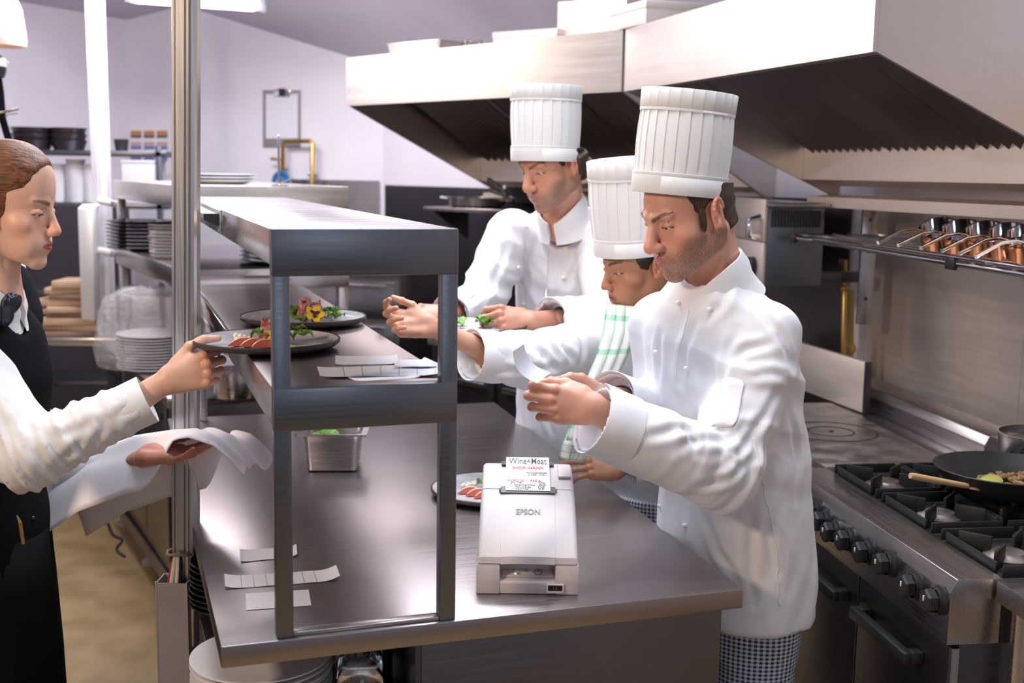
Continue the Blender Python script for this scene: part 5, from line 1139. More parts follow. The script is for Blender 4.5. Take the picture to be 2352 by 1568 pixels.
def creases(Vv, F, lines, w=.009, dp=.0055):
    """sharp drape folds: a groove with a raised lip on each side along lines given in photo pixels"""
    nr = np.zeros_like(Vv); a, b, c, d = (Vv[F[:,i]] for i in range(4)); fn = np.cross(c - a, d - b)
    for i in range(4): np.add.at(nr, F[:,i], fn)
    nr /= (np.linalg.norm(nr, axis=1)[:,None] + 1e-9); off = np.zeros(len(Vv))
    for li, L in enumerate(lines):
        P = []
        for p, q in zip(L[:-1], L[1:]):
            for t in np.linspace(0, 1, 9)[:-1]: P.append(np.array(snap_px(Vv, p[0] + (q[0]-p[0])*t, p[1] + (q[1]-p[1])*t)))
        P.append(np.array(snap_px(Vv, *L[-1]))); P = np.array(P)
        for _ in range(3): P[1:-1] = (P[:-2] + 2*P[1:-1] + P[2:])/4
        lo, hi = P.min(0) - .05, P.max(0) + .05; I = np.where(((Vv > lo) & (Vv < hi)).all(1))[0]; X = Vv[I]; best = np.full(len(I), 9.); tb = np.zeros(len(I))
        for k in range(len(P)-1):
            ab = P[k+1] - P[k]; t = np.clip(((X - P[k]) @ ab)/(ab @ ab + 1e-12), 0, 1); dd = np.linalg.norm(X - P[k] - t[:,None]*ab, axis=1); m = dd < best; best[m] = dd[m]; tb[m] = (k + t[m])/(len(P)-1)
        env = np.sin(np.clip(tb, .02, .98)*pi)**.6
        off[I] += env*dp*(-np.exp(-(best/w)**2) + .75*np.exp(-((best - 2.1*w)/(1.1*w))**2))
    return Vv + nr*off[:,None]
def band(name, par, m, ringsL, cap=(0, 0), thick=.003, n=None, sharp=40, open_=False):
    mb = MB(); mb.rings(ringsL, cap, closed=not open_); o = mb.build(name, m, par, sharp=sharp); sd = o.modifiers.new('t', 'SOLIDIFY'); sd.thickness = thick; sd.offset = 1; return o
def chef_hat(par, M, r0=.104, r1=.098, H=.235, tilt_top=.0, folds=26, sq=1.12, bandh=.045, open_top=True, seed=0, bulge=0):
    """tall pleated hat; M frame: z up the hat, y forward; base ring at z=0"""
    hb = bpy.data.objects.new('chef_hat', None)
    n = folds*8; rnd = random.Random(seed); ph = [rnd.uniform(-.3, .3) for _ in range(folds)]
    def ring(z, r, amp, dz=0): 
        out = []
        for i in range(n):
            t = 2*pi*((i//8) + min(.985, (i % 8)/7))/folds; f = (i % 8)/7; pl = f*amp*(1 + .4*ph[(i//8) % folds])
            rr = r + pl - amp*.5; rr *= 1 + (.004 + bulge*.012)*sin(2*t + z*11 + seed) + .003*sin(5*t + z*23)
            out.append(M @ V((rr*cos(t), rr*sq*sin(t), z + dz*sin(t) + tilt_top*sin(t)*max(0, z-.1)/H)))
        return out
    L = [(0, r0, 0), (bandh, r0*1.002, 0)]
    Zs = [(z, r0 + (r1-r0)*z/H + .004*sin(pi*min(1, (z-bandh)/(H-bandh)))) for z in np.linspace(bandh, H-.05, 9)]
    rings_ = [ring(bandh-.006, r0-.001, 0)] + [ring(z, r, .0026*min(1, (z-bandh)/.02 + .45)) for z, r in Zs] + [ring(H-.047, Zs[-1][1], .0015)]
    mb = MB(); mb.rings(rings_, (0, 0)); body = mb.build('chef_hat', 'hat_cotton', par, sharp=28, weld=False)
    mb = MB(); mb.rings([ring(.0, r0-.004, 0), ring(-.001, r0, 0), ring(.001, r0+.0012, 0), ring(bandh-.008, r0+.0022, 0), ring(bandh-.0075, r0+.0017, 0), ring(bandh-.0065, r0+.0022, 0), ring(bandh, r0+.0022, 0), ring(bandh+.0005, r0+.001, 0)], (0, 0)); mb.build('hat_band', 'hat_cotton', body, sharp=50)
    rt = Zs[-1][1]; mb = MB(); mb.rings([ring(H-.0485, rt+.0004, 0), ring(H-.048, rt+.0020, 0), ring(H-.043, rt+.0024, 0), ring(H-.0425, rt+.0019, 0), ring(H-.042, rt+.0024, 0), ring(H-.001, rt+.0034, .0006), ring(H, rt+.0028, 0), ring(H-.001, rt+.0010, 0), ring(H-.045, rt-.003, 0)], (0, 1)); mb.build('hat_top_fold', 'hat_cotton', body, sharp=50)
    return body
def eyeballs(par, M, sc=1.0, look=-.6):
    for x in (-1, 1):
        c = M @ (V((x*.0315,.0708,-.0018))*sc); mb = MB(); mb.ell((0,0,0), (.0121*sc,)*3, n=20); o = mb.build('eyeball', 'eye_white', par, sharp=0); o.location = c
        mb = MB(); d = (M.to_3x3() @ V((0, cos(look), sin(look)))).normalized(); mb.ell(d*.0082*sc, (.0052*sc,)*3, n=14); mb.build('iris', 'iris', o, sharp=0)
def button(par, p, r=.0062, m='button_white'):
    mb = MB(); mb.ell((0,0,0), (r, r, r*.9), n=14); o = mb.build('button', m, par, sharp=0); o.location = p; return o
def snap(Vv, p, d):                                          # first surface vertex seen from p along -d neighbourhood: vertex nearest the line
    p = np.array(p); d = np.array(d)/np.linalg.norm(d); w = Vv - p; t = w @ d; q = np.linalg.norm(w - t[:,None]*d, axis=1); c = np.where(q < .012)[0]
    if not len(c): c = np.argsort(q)[:20]
    return V(Vv[c[np.argmin(t[c])]])
def snap_px(Vv, px, py): d = ray(px, py); return snap(Vv, EYEV, d)
def uv_by(o, f):                                             # planar/cylindrical uv written from a function of the vertex position
    me = o.data; uv = me.uv_layers.new(name='UVMap'); co = np.zeros(len(me.vertices)*3, f32); me.vertices.foreach_get('co', co); co = co.reshape(-1, 3)
    li = np.zeros(len(me.loops), np.int32); me.loops.foreach_get('vertex_index', li); q = f(co); uv.data.foreach_set('uv', q[li].astype(f32).ravel())
# ================================================================== PEOPLE
def mean(a, b, t=.5): return V(a).lerp(V(b), t)
def face_dir(deg, pitch, left=True):
    """deg: angle away from the camera direction towards picture left (or right); pitch downwards"""
    s = -1 if left else 1; f = V((s*sin(R(deg)), -cos(R(deg)), 0)); return V((f.x*cos(R(pitch)), f.y*cos(R(pitch)), -sin(R(pitch)))), V((f.x*sin(R(pitch)), f.y*sin(R(pitch)), cos(R(pitch))))
def head_frame(px, py, dep, deg, pitch, left=True, sc=1.0, roll=0):
    f, u = face_dir(deg, pitch, left); M = fr((0,0,0), f, u) @ Matrix.Rotation(roll, 4, 'Y')
    off = M @ V(((-1 if left else 1)*.0315*sc, .088*sc, -.003*sc)); return Matrix.Translation(at(px, py, dep) - off) @ M
def body_core(O, yaw, prof, shrink, limbs, lo, hi, h=.014):
    s = SDF(lo, hi, h); torso(s, O, yaw, [(z, max(.03, a - shrink), max(.03, b - shrink), x, y) for z, a, b, x, y in prof])
    for P, r in limbs: s.chain([tuple(p) for p in P], r, .03)
    return s.mesh()
def bounds(pts, m): A = np.array([tuple(p) for p in pts]); return A.min(0) - m, A.max(0) + m
def body_pt(O, yaw, x, y, z): c, s = cos(yaw), sin(yaw); return V((O[0] + c*x - s*y, O[1] + s*x + c*y, z))
def legs(par, O, yaw, hip_z, m, sep=.095, r0=.105, r1=.075, fwd=(.0,.0), shoe=True, hw=.17, hd=.13, name='trousers', foot_z=.05):
    s = SDF((O[0]-.42, O[1]-.42, .03), (O[0]+.42, O[1]+.42, hip_z+.06), .011)
    torso(s, O, yaw, [(hip_z-.14, hw*.98, hd, 0, 0), (hip_z, hw, hd, 0, 0), (hip_z+.05, hw*.97, hd*.96, 0, 0)])
    for i, x in enumerate((-sep, sep)):
        f = fwd[i]; s.chain([tuple(body_pt(O, yaw, x, .0, hip_z-.06)), tuple(body_pt(O, yaw, x*1.02, f*.6+.02, .50)), tuple(body_pt(O, yaw, x*1.03, f, .09))], [r0, r1*1.08, r1], .03)
    s.cut((0,0,.055), (0,0,-1)); Vv, F = s.mesh(); Vv = wrinkle(Vv, F, [], 3, .0022)
    tr = np_mesh(name, [(Vv, F)], m, par)
    c, sn = cos(yaw), sin(yaw)
    def uvf(co): dx, dy = co[:,0]-O[0], co[:,1]-O[1]; return np.stack([np.arctan2(-dx*sn+dy*c, dx*c+dy*sn)*.14, co[:,2]], 1)
    uv_by(tr, uvf)
    if shoe:
        for i, x in enumerate((-sep, sep)):
            p = body_pt(O, yaw, x*1.03, fwd[i]+.05, .045); mb = MB(); Mz = Matrix.Rotation(yaw, 4, 'Z'); mb.ell((0,0,0), (.048,.135,.045), Mz, 20); mb.ell(tuple(Mz @ V((0,-.05,.03))), (.042,.06,.05), Mz, 16)
            o = mb.build('shoe', 'shoe_black', par, sharp=0); o.location = p
    return tr
def jacket(name, par, m, O, yaw, prof, arms, neck, lo, hi, folds, seed, h=.0068, hole=.066, hem=None, base=.0012, cre=None, cdp=.0055):
    """arms: list of (points, radii); neck: (a, b) axis cut out for the neck"""
    s = SDF(lo, hi, h); torso(s, O, yaw, prof)
    for P, r in arms:
        P = [tuple(p) for p in P]; s.cap(P[0], P[1], r[0], r[1], .020)
        for i in range(1, len(P)-1): s.cap(P[i], P[i+1], r[i], r[i+1], .014)
        d = V(P[-1]) - V(P[-2]); d.normalize()                     # flat cuff end
        x, y, z = s.all(); t = (x-P[-1][0])*d.x + (y-P[-1][1])*d.y + (z-P[-1][2])*d.z
        rr = np.sqrt(np.maximum((x-P[-1][0])**2 + (y-P[-1][1])**2 + (z-P[-1][2])**2, 0)); s.D = np.where((rr < r[-1]*2.2) & (t > -.02), np.maximum(s.D, t.astype(f32)), s.D)
    for P, r in arms:
        d = (V(P[-1]) - V(P[-2])).normalized(); s.cap(tuple(V(P[-1]) - d*.05), tuple(V(P[-1]) + d*.05), r[-1]*.84, r[-1]*.90, .004, 'd')
    if neck is not None: s.cap(tuple(neck[0]), tuple(neck[1]), hole, hole*1.05, .008, 'd')
    Vv, F = s.mesh(); Vv = relax(Vv, F, 2, .5); Vv = wrinkle(Vv, F, folds, seed, base)
    if cre: Vv = creases(Vv, F, cre, dp=cdp)
    return np_mesh(name, [(Vv, F)], m, par), Vv
def cuff(par, p, d, r, L, m='cotton', flare=1.04, name='cuff'):
    d = V(d).normalized(); u = d.orthogonal().normalized(); w = d.cross(u); n = 36
    def rg(t, q): return [V(p) + d*t + (u*cos(2*pi*i/n) + w*sin(2*pi*i/n))*q*(1 + .02*sin(3*2*pi*i/n)) for i in range(n)]
    mb = MB(); mb.rings([rg(-L, r*.985), rg(-L, r*1.02), rg(-L*.5, r*1.025), rg(.0, r*flare), rg(.002, r*flare*.985), rg(-.006, r*.94), rg(-.045, r*.87), rg(-.05, r*.6)], (0, 0)); return mb.build(name, m, par, sharp=50)
def collar(par, c, axis, fwd, r, hgt, m='cotton', gap=.35, lean=.012, tilt=.02, name='collar', sqy=1.0):
    """stand collar: open band round the neck; the two ends meet in front, sloping down"""
    ax = V(axis).normalized(); f = V(fwd); f = (f - ax*f.dot(ax)).normalized(); x = f.cross(ax); n = 44; mb = MB(); rows = []
    for i in range(n+1):
        a = gap/2 + (2*pi - gap)*i/n; d = f*cos(a)*sqy + x*sin(a); fr_ = max(0, cos(a))
        drop = -tilt*fr_**1.5; hh = hgt*(1 - .25*fr_**6); q = V(c) + ax*drop
        kf = 1 - .5*fr_**2; rows.append([q - ax*.050*kf + d*(r + .006 + .014*kf), q - ax*.02*kf + d*(r + .006 + .004*kf), q + d*(r + .006), q + d*(r + .004 + lean*.3) + ax*hh*.5, q + d*(r - .002 + lean*.2) + ax*hh, q + d*(r - .005) + ax*hh, q + d*(r - .004) + ax*hh*.5, q + d*(r - .003)])
    mb.rings(rows, (1, 1)); return mb.build(name, m, par, sharp=55)
def seam(par, Vv, pxs, r=.0016, m='cotton', name='seam', n=26):
    P = [snap_px(Vv, *V((pxs[0][0], pxs[0][1])))]; pts = []
    for a, b in zip(pxs[:-1], pxs[1:]):
        for i in range(n): t = i/n; pts.append(snap_px(Vv, a[0] + (b[0]-a[0])*t, a[1] + (b[1]-a[1])*t))
    for _ in range(4): pts = [pts[0]] + [(pts[i-1] + pts[i]*2 + pts[i+1])/4 for i in range(1, len(pts)-1)] + [pts[-1]]
    mb = MB(); mb.tube(pts, r, 6); return mb.build(name, m, par, sharp=0)
def patch(par, Vv, quad, name, m='cotton', n=9, lift=.003):
    a, b, c, d = [V((*p, 0)) for p in quad]; mb = MB(); rows = []
    for i in range(n+1):
        row = []
        for j in range(n+1):
            q = a.lerp(b, j/n).lerp(d.lerp(c, j/n), i/n); row.append(snap_px(Vv, q.x, q.y))
        rows.append(row)
    for _ in range(2):
        rows = [[(rows[i][j]*2 + rows[max(i-1,0)][j] + rows[min(i+1,n)][j] + rows[i][max(j-1,0)] + rows[i][min(j+1,n)])/6 for j in range(n+1)] for i in range(n+1)]
    rows = [[p - ray(1176, 784).normalized()*lift for p in r_] for r_ in rows]
    mb.rings(rows, (0, 0), closed=False); o = mb.build(name, m, par, sharp=0); sd = o.modifiers.new('t', 'SOLIDIFY'); sd.thickness = .002; return o
def hair_shell(par, M, sc, name, m, parts, cuts, seed=1, h=.0026, nz=.0018):
    s = SDF((-.14,-.20,-.15), (.14,.14,.19), h)
    for c, r, k in parts: s.ell(c, r, k)
    for c, r, k in cuts: s.ell(c, r, k, 'd') if len(r) == 3 and isinstance(r[0], float) else s.cut(c, r)
    Vv, F = s.mesh(); Vv = relax(Vv, F, 1, .4)
    nn = noise3(Vv*np.array((1,.35,1)), seed, 160); c = Vv.mean(0); d = Vv - c; d /= np.linalg.norm(d, axis=1)[:,None]; Vv = Vv + d*(nn*nz)[:,None]
    return np_mesh(name, [(xf(Vv*sc, M), F)], m, par)
SK1, SK2, SK3, SK4 = (.70,.37,.27), (.64,.335,.225), (.47,.235,.135), (.74,.45,.335)
# ------------------------------------------------------------------ front chef reading a receipt
p1 = root('person', 'nearest chef in white jacket and tall hat, looking down at a receipt in hand', 'person', (.52, 2.74, 0))
P1W = p1.location.copy()
O1, Y1 = V((.548, 2.775)), R(180-50)
pf1 = [(.70,.210,.165,0,0), (.85,.200,.160,0,0), (1.0,.190,.152,.0,.012), (1.15,.192,.150,.01,.030), (1.28,.200,.145,.02,.050), (1.38,.196,.130,.025,.065), (1.445,.160,.110,.03,.075), (1.50,.105,.088,.032,.08), (1.535,.075,.075,.034,.082)]
M1 = head_frame(1523, 523, 2.60, 61, 20, True, 1.06)
nk1 = at(1655, 665, 2.74)
LS, LE, LW = at(1752, 775, 2.66), at(1662, 1082, 2.53), at(1362, 962, 2.44)
RS, RE, RW = at(1520, 745, 2.93), at(1530, 950, 2.88), at(1402, 912, 2.66)
lh_w = at(1368, 938, 2.44)
hv = head(nk1, M1, SK1, (.50,.19,.17), True, stubble=(.16,.10,.075), brow=(.09,.05,.03), sc=1.06)
hl = hand_at(lh_w, V((-1,.02,.10)), V((-.12,-1,.12)), right=False, bends=[(18,88,48),(22,98,55),(26,100,55),(30,98,55)], tone=SK1, thumb=((.028,.030,-.012),(.064,.042,-.024),(.094,.040,-.028),(.118,.036,-.030)), sc=1.05, fore=mean(LW, LE, .35), spread=(.06,.01,-.04,-.10))
rh_w = at(1372, 908, 2.62)
hr = hand_at(rh_w, V((-1,-.35,.15)), V((-.2,.9,.3)), right=True, bends=[(25,60,40),(30,70,45),(34,75,45),(38,75,45)], tone=SK1, sc=1.0, fore=mean(RW, RE, .35))
core = body_core(O1, Y1, pf1, .028, [([LS, LE, mean(LW, LE, .15)], [.05,.042,.028]), ([RS, RE, mean(RW, RE, .15)], [.05,.042,.028]), ([nk1, M1 @ V((0,-.02,-.03))], [.05,.05])] + [([body_pt(O1, Y1, x, 0, .78), body_pt(O1, Y1, x, 0, .12)], [.07,.05]) for x in (-.09,.09)], *bounds([LS,LE,lh_w,RS,RE,rh_w,V((.52,2.74,.06)),V((.52,2.74,1.6))], .24))
def skin(par, pieces, core, tone, name='body'):
    C = np.concatenate([q[2] for q in pieces] + [np.tile(np.array(tone), (len(core[0]), 1))]); return np_mesh(name, [(q[0], q[1]) for q in pieces] + [core], 'skin', par, C)
def local(par):                                              # children were built in world space: bring them under the root
    mi = par.matrix_basis.inverted()
    for ch in par.children:
        ch.matrix_parent_inverse = Matrix(); 
        if ch.type == 'MESH' and ch.location.length < 1e-6: ch.data.transform(mi)
        else:
            ch.location = mi @ ch.location; continue
        for g in ch.children:
            if g.location.length < 1e-6: g.data.transform(mi)
            else: g.location = mi @ g.location
skin(p1, [hv, hl, hr], core, SK1)
eyeballs(p1, M1, 1.06)
fold1 = [(LE, .13, LW - LE, .040, .0045), (mean(LE,LS), .16, V((.5,.1,1)), .075, .0040), (mean(LE,LW), .13, LW - LE, .060, .0030), (LS, .13, V((.6,0,1)), .06, .0028), (body_pt(O1,Y1,-.1,.1,1.2), .22, V((.6,.1,.7)), .085, .0026), (body_pt(O1,Y1,-.2,0,1.0), .25, V((1,-.3,.15)), .10, .0030), (body_pt(O1,Y1,-.1,.1,.82), .22, V((1,-.4,.0)), .11, .0030), (mean(RS,RE), .15, V((0,0,1)), .06, .004)]
cre1 = [[(1690,745),(1655,830),(1636,900),(1632,985)],[(1755,700),(1800,760),(1832,850)],[(1490,1010),(1560,975),(1620,985)],[(1560,1045),(1600,1003),(1680,1000),(1740,960)],[(1640,1100),(1700,1045),(1760,960),(1800,900)],[(1600,1128),(1680,1110),(1740,1040)],[(1570,960),(1600,1000),(1612,1050)],[(1665,830),(1700,795),(1790,775)],[(1730,860),(1790,850),(1830,880)],[(1595,720),(1562,800),(1546,930)],[(1505,760),(1502,880)],[(1690,600),(1660,680),(1605,740)],[(1722,1165),(1716,1260),(1728,1400)],[(1610,1185),(1645,1280),(1690,1340)],[(1765,1220),(1785,1330)],[(1820,930),(1845,1050),(1840,1150)]]
j1, JV1 = jacket('jacket', p1, 'cotton', O1, Y1, pf1, [([LS, LE, LW], [.088,.088,.074]), ([RS, RE, RW], [.085,.075,.058])], (mean(nk1, M1.translation, .0) + V((.0,0,-.02)), M1 @ V((0,-.02,-.05))), *bounds([LS,LE,LW,RS,RE,RW,V((.54,2.74,.72)),V((.54,2.74,1.56)),V((.32,2.6,1)),V((.78,2.9,1))], .10), fold1, 4, h=.006, hole=.062, cre=cre1)
cuff(j1, LW, LW - LE, .076, .085); cuff(j1, RW, RW - RE, .060, .06)
cu1 = collar(j1, at(1650, 652, 2.72), V((-.46,-.25,1)), V((-.80,-.55,-.45)), .074, .056, gap=.26, tilt=.02, sqy=1.05)
for q in ((1550,689),(1619,714),(1500,816),(1568,850),(1505,1162),(1563,1208)): button(j1, snap_px(JV1, *q) + V((-.002,-.004,0)))
seam(j1, JV1, [(1572,705),(1556,780),(1545,880)], .0018); seam(j1, JV1, [(1790,840),(1845,980),(1850,1010)], .002) if False else None
seam(j1, JV1, [(1742,1000),(1765,1150),(1790,1300),(1800,1400)], .0016)
patch(j1, JV1, ((1650,860),(1712,866),(1692,985),(1628,972)), 'sleeve_pocket')
hatd = lambda M: (M @ V((0,-.012,.07))).y
hm1 = at(1559, 447, hatd(M1))
chef_hat(p1, Matrix.Translation(hm1) @ Matrix.Rotation(.075, 4, 'Y') @ Matrix.Rotation(R(119), 4, 'Z'), .093, .087, .226, folds=26, sq=1.20, seed=1)
hair_shell(p1, M1, 1.06, 'hair', 'hair_brown', [((0,-.022,.038), (.0800,.1005,.088), 0), ((0,-.060,-.035), (.060,.052,.060), .02)],
  [((0,.120,-.02), (.115,.115,.17), .004), ((-.088,-.012,-.012), (.026,.026,.040), .004), ((.088,-.012,-.012), (.026,.026,.040), .004), ((0,0,-.075), (0,-.25,-1), 0), ((0,0,.066), (0,-.342,.94), 0)], 3)
for s_ in (-1, 1):
    mb = MB(); mb.ell(M1 @ V((s_*.0765,.016,-.010)), (.0055,.0095,.030), M1.to_3x3().to_4x4() @ Matrix.Rotation(.12,4,'X'), 14); mb.build('sideburn', 'hair_brown', p1, sharp=0)
legs(p1, V((.548,2.775)), Y1, .76, 'gingham', sep=.085, r0=.100, r1=.095, hw=.165, hd=.125)
local(p1)
# receipt in his hand
a0, a1 = at(1243, 872, 2.435), at(1186, 802, 2.40); wv = V((.028,.05,.012)); mb = MB(); rows = []
for i in range(15):
    t = i/14; c = a0.lerp(a1, t) + V((-.012*sin(pi*t), 0, -.008*sin(pi*t))); tp = 1 - .25*t; rows.append([c - wv*.35*tp, c + wv*.75*tp, c + wv*.75*tp + V((0,-.0005,.0003)), c - wv*.35*tp + V((0,-.0005,.0003))])
mb.rings(rows); tag(mb.build('order_receipt', 'paper'), 'narrow curved paper receipt pinched in the hand of the nearest chef', 'receipt')
# ------------------------------------------------------------------ far chef plating a dish
p2 = root('person', 'farthest chef in white jacket and tall hat, plating greens with both hands', 'person', (.20, 3.95, 0))
O2, Y2 = V((.215, 3.95)), R(180-33)
pf2 = [(.72,.21,.16,0,0), (.9,.205,.158,0,0), (1.1,.195,.150,0,.01), (1.3,.200,.150,0,.02), (1.45,.212,.145,.0,.03), (1.54,.205,.128,.0,.04), (1.60,.150,.105,.0,.045), (1.64,.09,.08,.0,.05)]
M2 = head_frame(1234, 398, 3.62, 47, 20, True, 1.05)
nk2 = at(1290, 505, 3.80)
L2S, L2E, L2W = at(1385, 560, 3.78), at(1402, 735, 3.60), at(1262, 732, 3.40)
R2S, R2E, R2W = at(1175, 540, 3.90), at(1108, 690, 3.82), at(1034, 722, 3.58)
hv = head(nk2, M2, SK2, (.40,.17,.16), True, h=.0020, stubble=(.24,.155,.11), brow=(.10,.06,.04), sc=1.05)
l2w = at(1222, 738, 3.38); r2w = at(1028, 722, 3.54)
hl = hand_at(l2w, V((-1,-.15,.12)), V((-.1,-.8,.55)), right=False, bends=[(38,45,25),(42,48,28),(45,50,28),(46,50,28)], tone=(.50,.235,.15), sc=1.06, fore=mean(L2W, L2E, .4), h=.0022, thumb=((.028,.030,-.014),(.060,.044,-.034),(.086,.038,-.050),(.104,.028,-.058)))
hr = hand_at(r2w, V((-1,-.35,.02)), V((-.3,-.75,.55)), right=True, bends=[(45,70,40),(48,72,40),(50,72,40),(52,72,40)], tone=(.50,.235,.15), sc=1.02, fore=mean(R2W, R2E, .4), h=.0022)
core = body_core(O2, Y2, pf2, .03, [([L2S, L2E, mean(L2W, L2E, .15)], [.05,.042,.028]), ([R2S, R2E, mean(R2W, R2E, .15)], [.05,.042,.028]), ([nk2, M2 @ V((0,-.02,-.03))], [.05,.05])] + [([body_pt(O2, Y2, x, 0, .78), body_pt(O2, Y2, x, 0, .12)], [.07,.05]) for x in (-.09,.09)], *bounds([L2S,L2E,l2w,R2S,R2E,r2w,V((.2,3.95,.06)),V((.2,3.95,1.7))], .24))
skin(p2, [hv, hl, hr], core, SK2); eyeballs(p2, M2, 1.05)
fold2 = [(L2E, .13, L2W - L2E, .045, .004), (R2E, .14, V((.4,0,1)), .05, .0045), (mean(R2E,R2S), .15, V((.4,.1,1)), .07, .003), (body_pt(O2,Y2,.05,.15,1.3), .22, V((1,0,.5)), .09, .0028), (body_pt(O2,Y2,0,.15,1.0), .25, V((1,0,.1)), .09, .004)]
cre2 = [[(1217,530),(1212,600),(1203,690)],[(1168,560),(1142,640),(1115,690)],[(1330,560),(1302,640),(1290,700)],[(1372,600),(1352,690)],[(1135,650),(1095,682),(1060,705)],[(1180,900),(1190,975)],[(1240,930),(1262,1000)],[(1240,545),(1262,600),(1258,680)],[(1150,500),(1170,570)],[(1290,700),(1330,720),(1380,715)]]
j2, JV2 = jacket('jacket', p2, 'cotton', O2, Y2, pf2, [([L2S, L2E, L2W], [.088,.080,.060]), ([R2S, R2E, R2W], [.088,.080,.058])], (nk2 + V((0,0,-.02)), M2 @ V((0,-.02,-.05))), *bounds([L2S,L2E,L2W,R2S,R2E,R2W,V((.2,3.95,.74)),V((.2,3.95,1.66)),V((0,3.8,1)),V((.45,4.15,1))], .10), fold2, 6, h=.007, hole=.064, cre=cre2)
cuff(j2, L2W, L2W - L2E, .062, .05); cuff(j2, R2W, R2W - R2E, .060, .05)
collar(j2, at(1294, 496, 3.79), V((-.28,-.40,1)), V((-.55,-.8,-.45)), .076, .054, gap=.30, tilt=.03, sqy=1.05)
for q in ((1216,515),(1309,533),(1198,612),(1288,633),(1195,698),(1279,719)): button(j2, snap_px(JV2, *q) + V((0,-.004,0)), .0072)
seam(j2, JV2, [(1258,525),(1250,620),(1245,720)], .002)
chef_hat(p2, Matrix.Translation(at(1252, 370, hatd(M2))) @ Matrix.Rotation(.0, 4, 'Y') @ Matrix.Rotation(R(133), 4, 'Z'), .097, .096, .228, folds=24, sq=1.18, seed=2, bulge=1)
hair_shell(p2, M2, 1.05, 'hair', 'hair_brown', [((0,-.026,.038), (.084,.106,.090), 0), ((0,-.075,-.035), (.062,.056,.062), .02), ((.055,-.05,-.02),(.03,.05,.05),.02), ((-.055,-.05,-.02),(.03,.05,.05),.02)],
  [((0,.118,-.02), (.115,.110,.17), .004), ((-.090,-.008,-.012), (.028,.027,.036), .004), ((.090,-.008,-.012), (.028,.027,.036), .004), ((0,0,-.085), (0,-.25,-1), 0), ((0,0,.046), (0,-.342,.94), 0)], 5, nz=.005)
legs(p2, V((.225,3.96)), Y2, .80, 'gingham', r0=.11, r1=.095)
local(p2)
pD = at(1085, 748, 3.36); pD.z -= .016; glazed_plate(pD, 'dark rimmed plate of greens held by the far chef', (0,0,0)); salad(pD, .4, .0085, 'the plate held by the far chef', 1, False, 9, 0, 0, 0, 11)
# ------------------------------------------------------------------ woman chef reaching to the shelf
p3 = root('person', 'woman chef in tall hat with checked towel, reaching towards the gantry shelf', 'person', (.40, 3.36, 0))
O3, Y3 = V((.40, 3.36)), R(180-52)
pf3 = [(.70,.20,.155,0,-.03), (.85,.195,.15,0,-.03), (1.0,.175,.140,.0,0), (1.12,.180,.142,.01,.03), (1.22,.182,.135,.02,.06), (1.29,.165,.115,.025,.08), (1.335,.11,.09,.03,.09), (1.37,.075,.07,.032,.095)]
M3 = head_frame(1411, 627, 3.10, 66, 13, True, .97)
nk3 = at(1495, 725, 3.26)
R3S, R3E, R3W = at(1392, 785, 3.40), at(1222, 826, 3.14), at(1082, 815, 3.03)
L3S, L3E, L3W = at(1580, 800, 3.20), at(1560, 1010, 3.14), at(1440, 1070, 3.10)
hv = head(nk3, M3, SK3, (.36,.10,.10), False, h=.0018, brow=(.035,.018,.012), mouth=.004, sc=.97, stretch=.05, frown=.003)
r3w = at(990, 750, 2.97); l3w = at(1418, 1078, 3.10)
hr = hand_at(r3w, V((-1,-.08,.10)), V((.15,.85,-.50)), right=True, bends=[(38,48,26),(52,55,30),(58,58,32),(60,58,32)], tone=(.66,.37,.25), sc=.95, fore=mean(R3W, R3E, .45), slim=.92, thumb=((.026,.030,-.008),(.056,.050,-.016),(.084,.058,-.018),(.108,.066,-.016)))
hl = hand_at(l3w, V((-1,-.12,.18)), V((-.1,-.7,.7)), right=False, bends=[(18,25,15),(22,28,15),(26,30,18),(30,32,18)], tone=SK3, sc=.93, fore=mean(L3W, L3E, .4), slim=.92)
core = body_core(O3, Y3, pf3, .03, [([R3S, R3E, mean(R3W, R3E, .2)], [.045,.038,.030]), ([L3S, L3E, mean(L3W, L3E, .15)], [.045,.038,.026]), ([nk3, M3 @ V((0,-.02,-.03))], [.045,.045])] + [([body_pt(O3, Y3, x, 0, .78), body_pt(O3, Y3, x, 0, .12)], [.065,.045]) for x in (-.08,.08)], *bounds([R3S,R3E,R3W,L3S,L3E,l3w,V((.4,3.36,.06)),V((.4,3.36,1.4))], .22))
skin(p3, [hv, hl, hr], core, SK3); eyeballs(p3, M3, .97)
fold3 = [(R3E, .14, R3W - R3E, .06, .0045), (mean(R3E,R3S), .16, R3S - R3E, .07, .005), (mean(R3E,R3W), .10, V((-.6,0,1)), .07, .003), (body_pt(O3,Y3,0,.1,1.1), .2, V((1,0,.6)), .08, .003)]
cre3 = [[(1110,850),(1200,862),(1310,842)],[(1180,772),(1240,800),(1300,868)],[(1215,764),(1258,810),(1252,868)],[(1330,745),(1350,800),(1332,868)],[(1292,780),(1332,840)],[(1270,760),(1300,800)]]
j3, JV3 = jacket('jacket', p3, 'cotton', O3, Y3, pf3, [([R3S, R3E, R3W], [.082,.078,.064]), ([L3S, L3E, L3W], [.078,.070,.055])], (nk3 + V((0,0,-.02)), M3 @ V((0,-.02,-.05))), *bounds([R3S,R3E,R3W,L3S,L3E,L3W,V((.4,3.36,.72)),V((.4,3.36,1.4)),V((.2,3.2,1)),V((.6,3.5,1))], .10), fold3, 8, h=.0065, hole=.056, cre=cre3)
cuff(j3, R3W, R3W - R3E, .066, .075); cuff(j3, L3W, L3W - L3E, .057, .05)
collar(j3, at(1490, 722, 3.26), V((-.22,.0,1)), V((-.75,-.62,-.35)), .060, .042, gap=.5, tilt=.04)
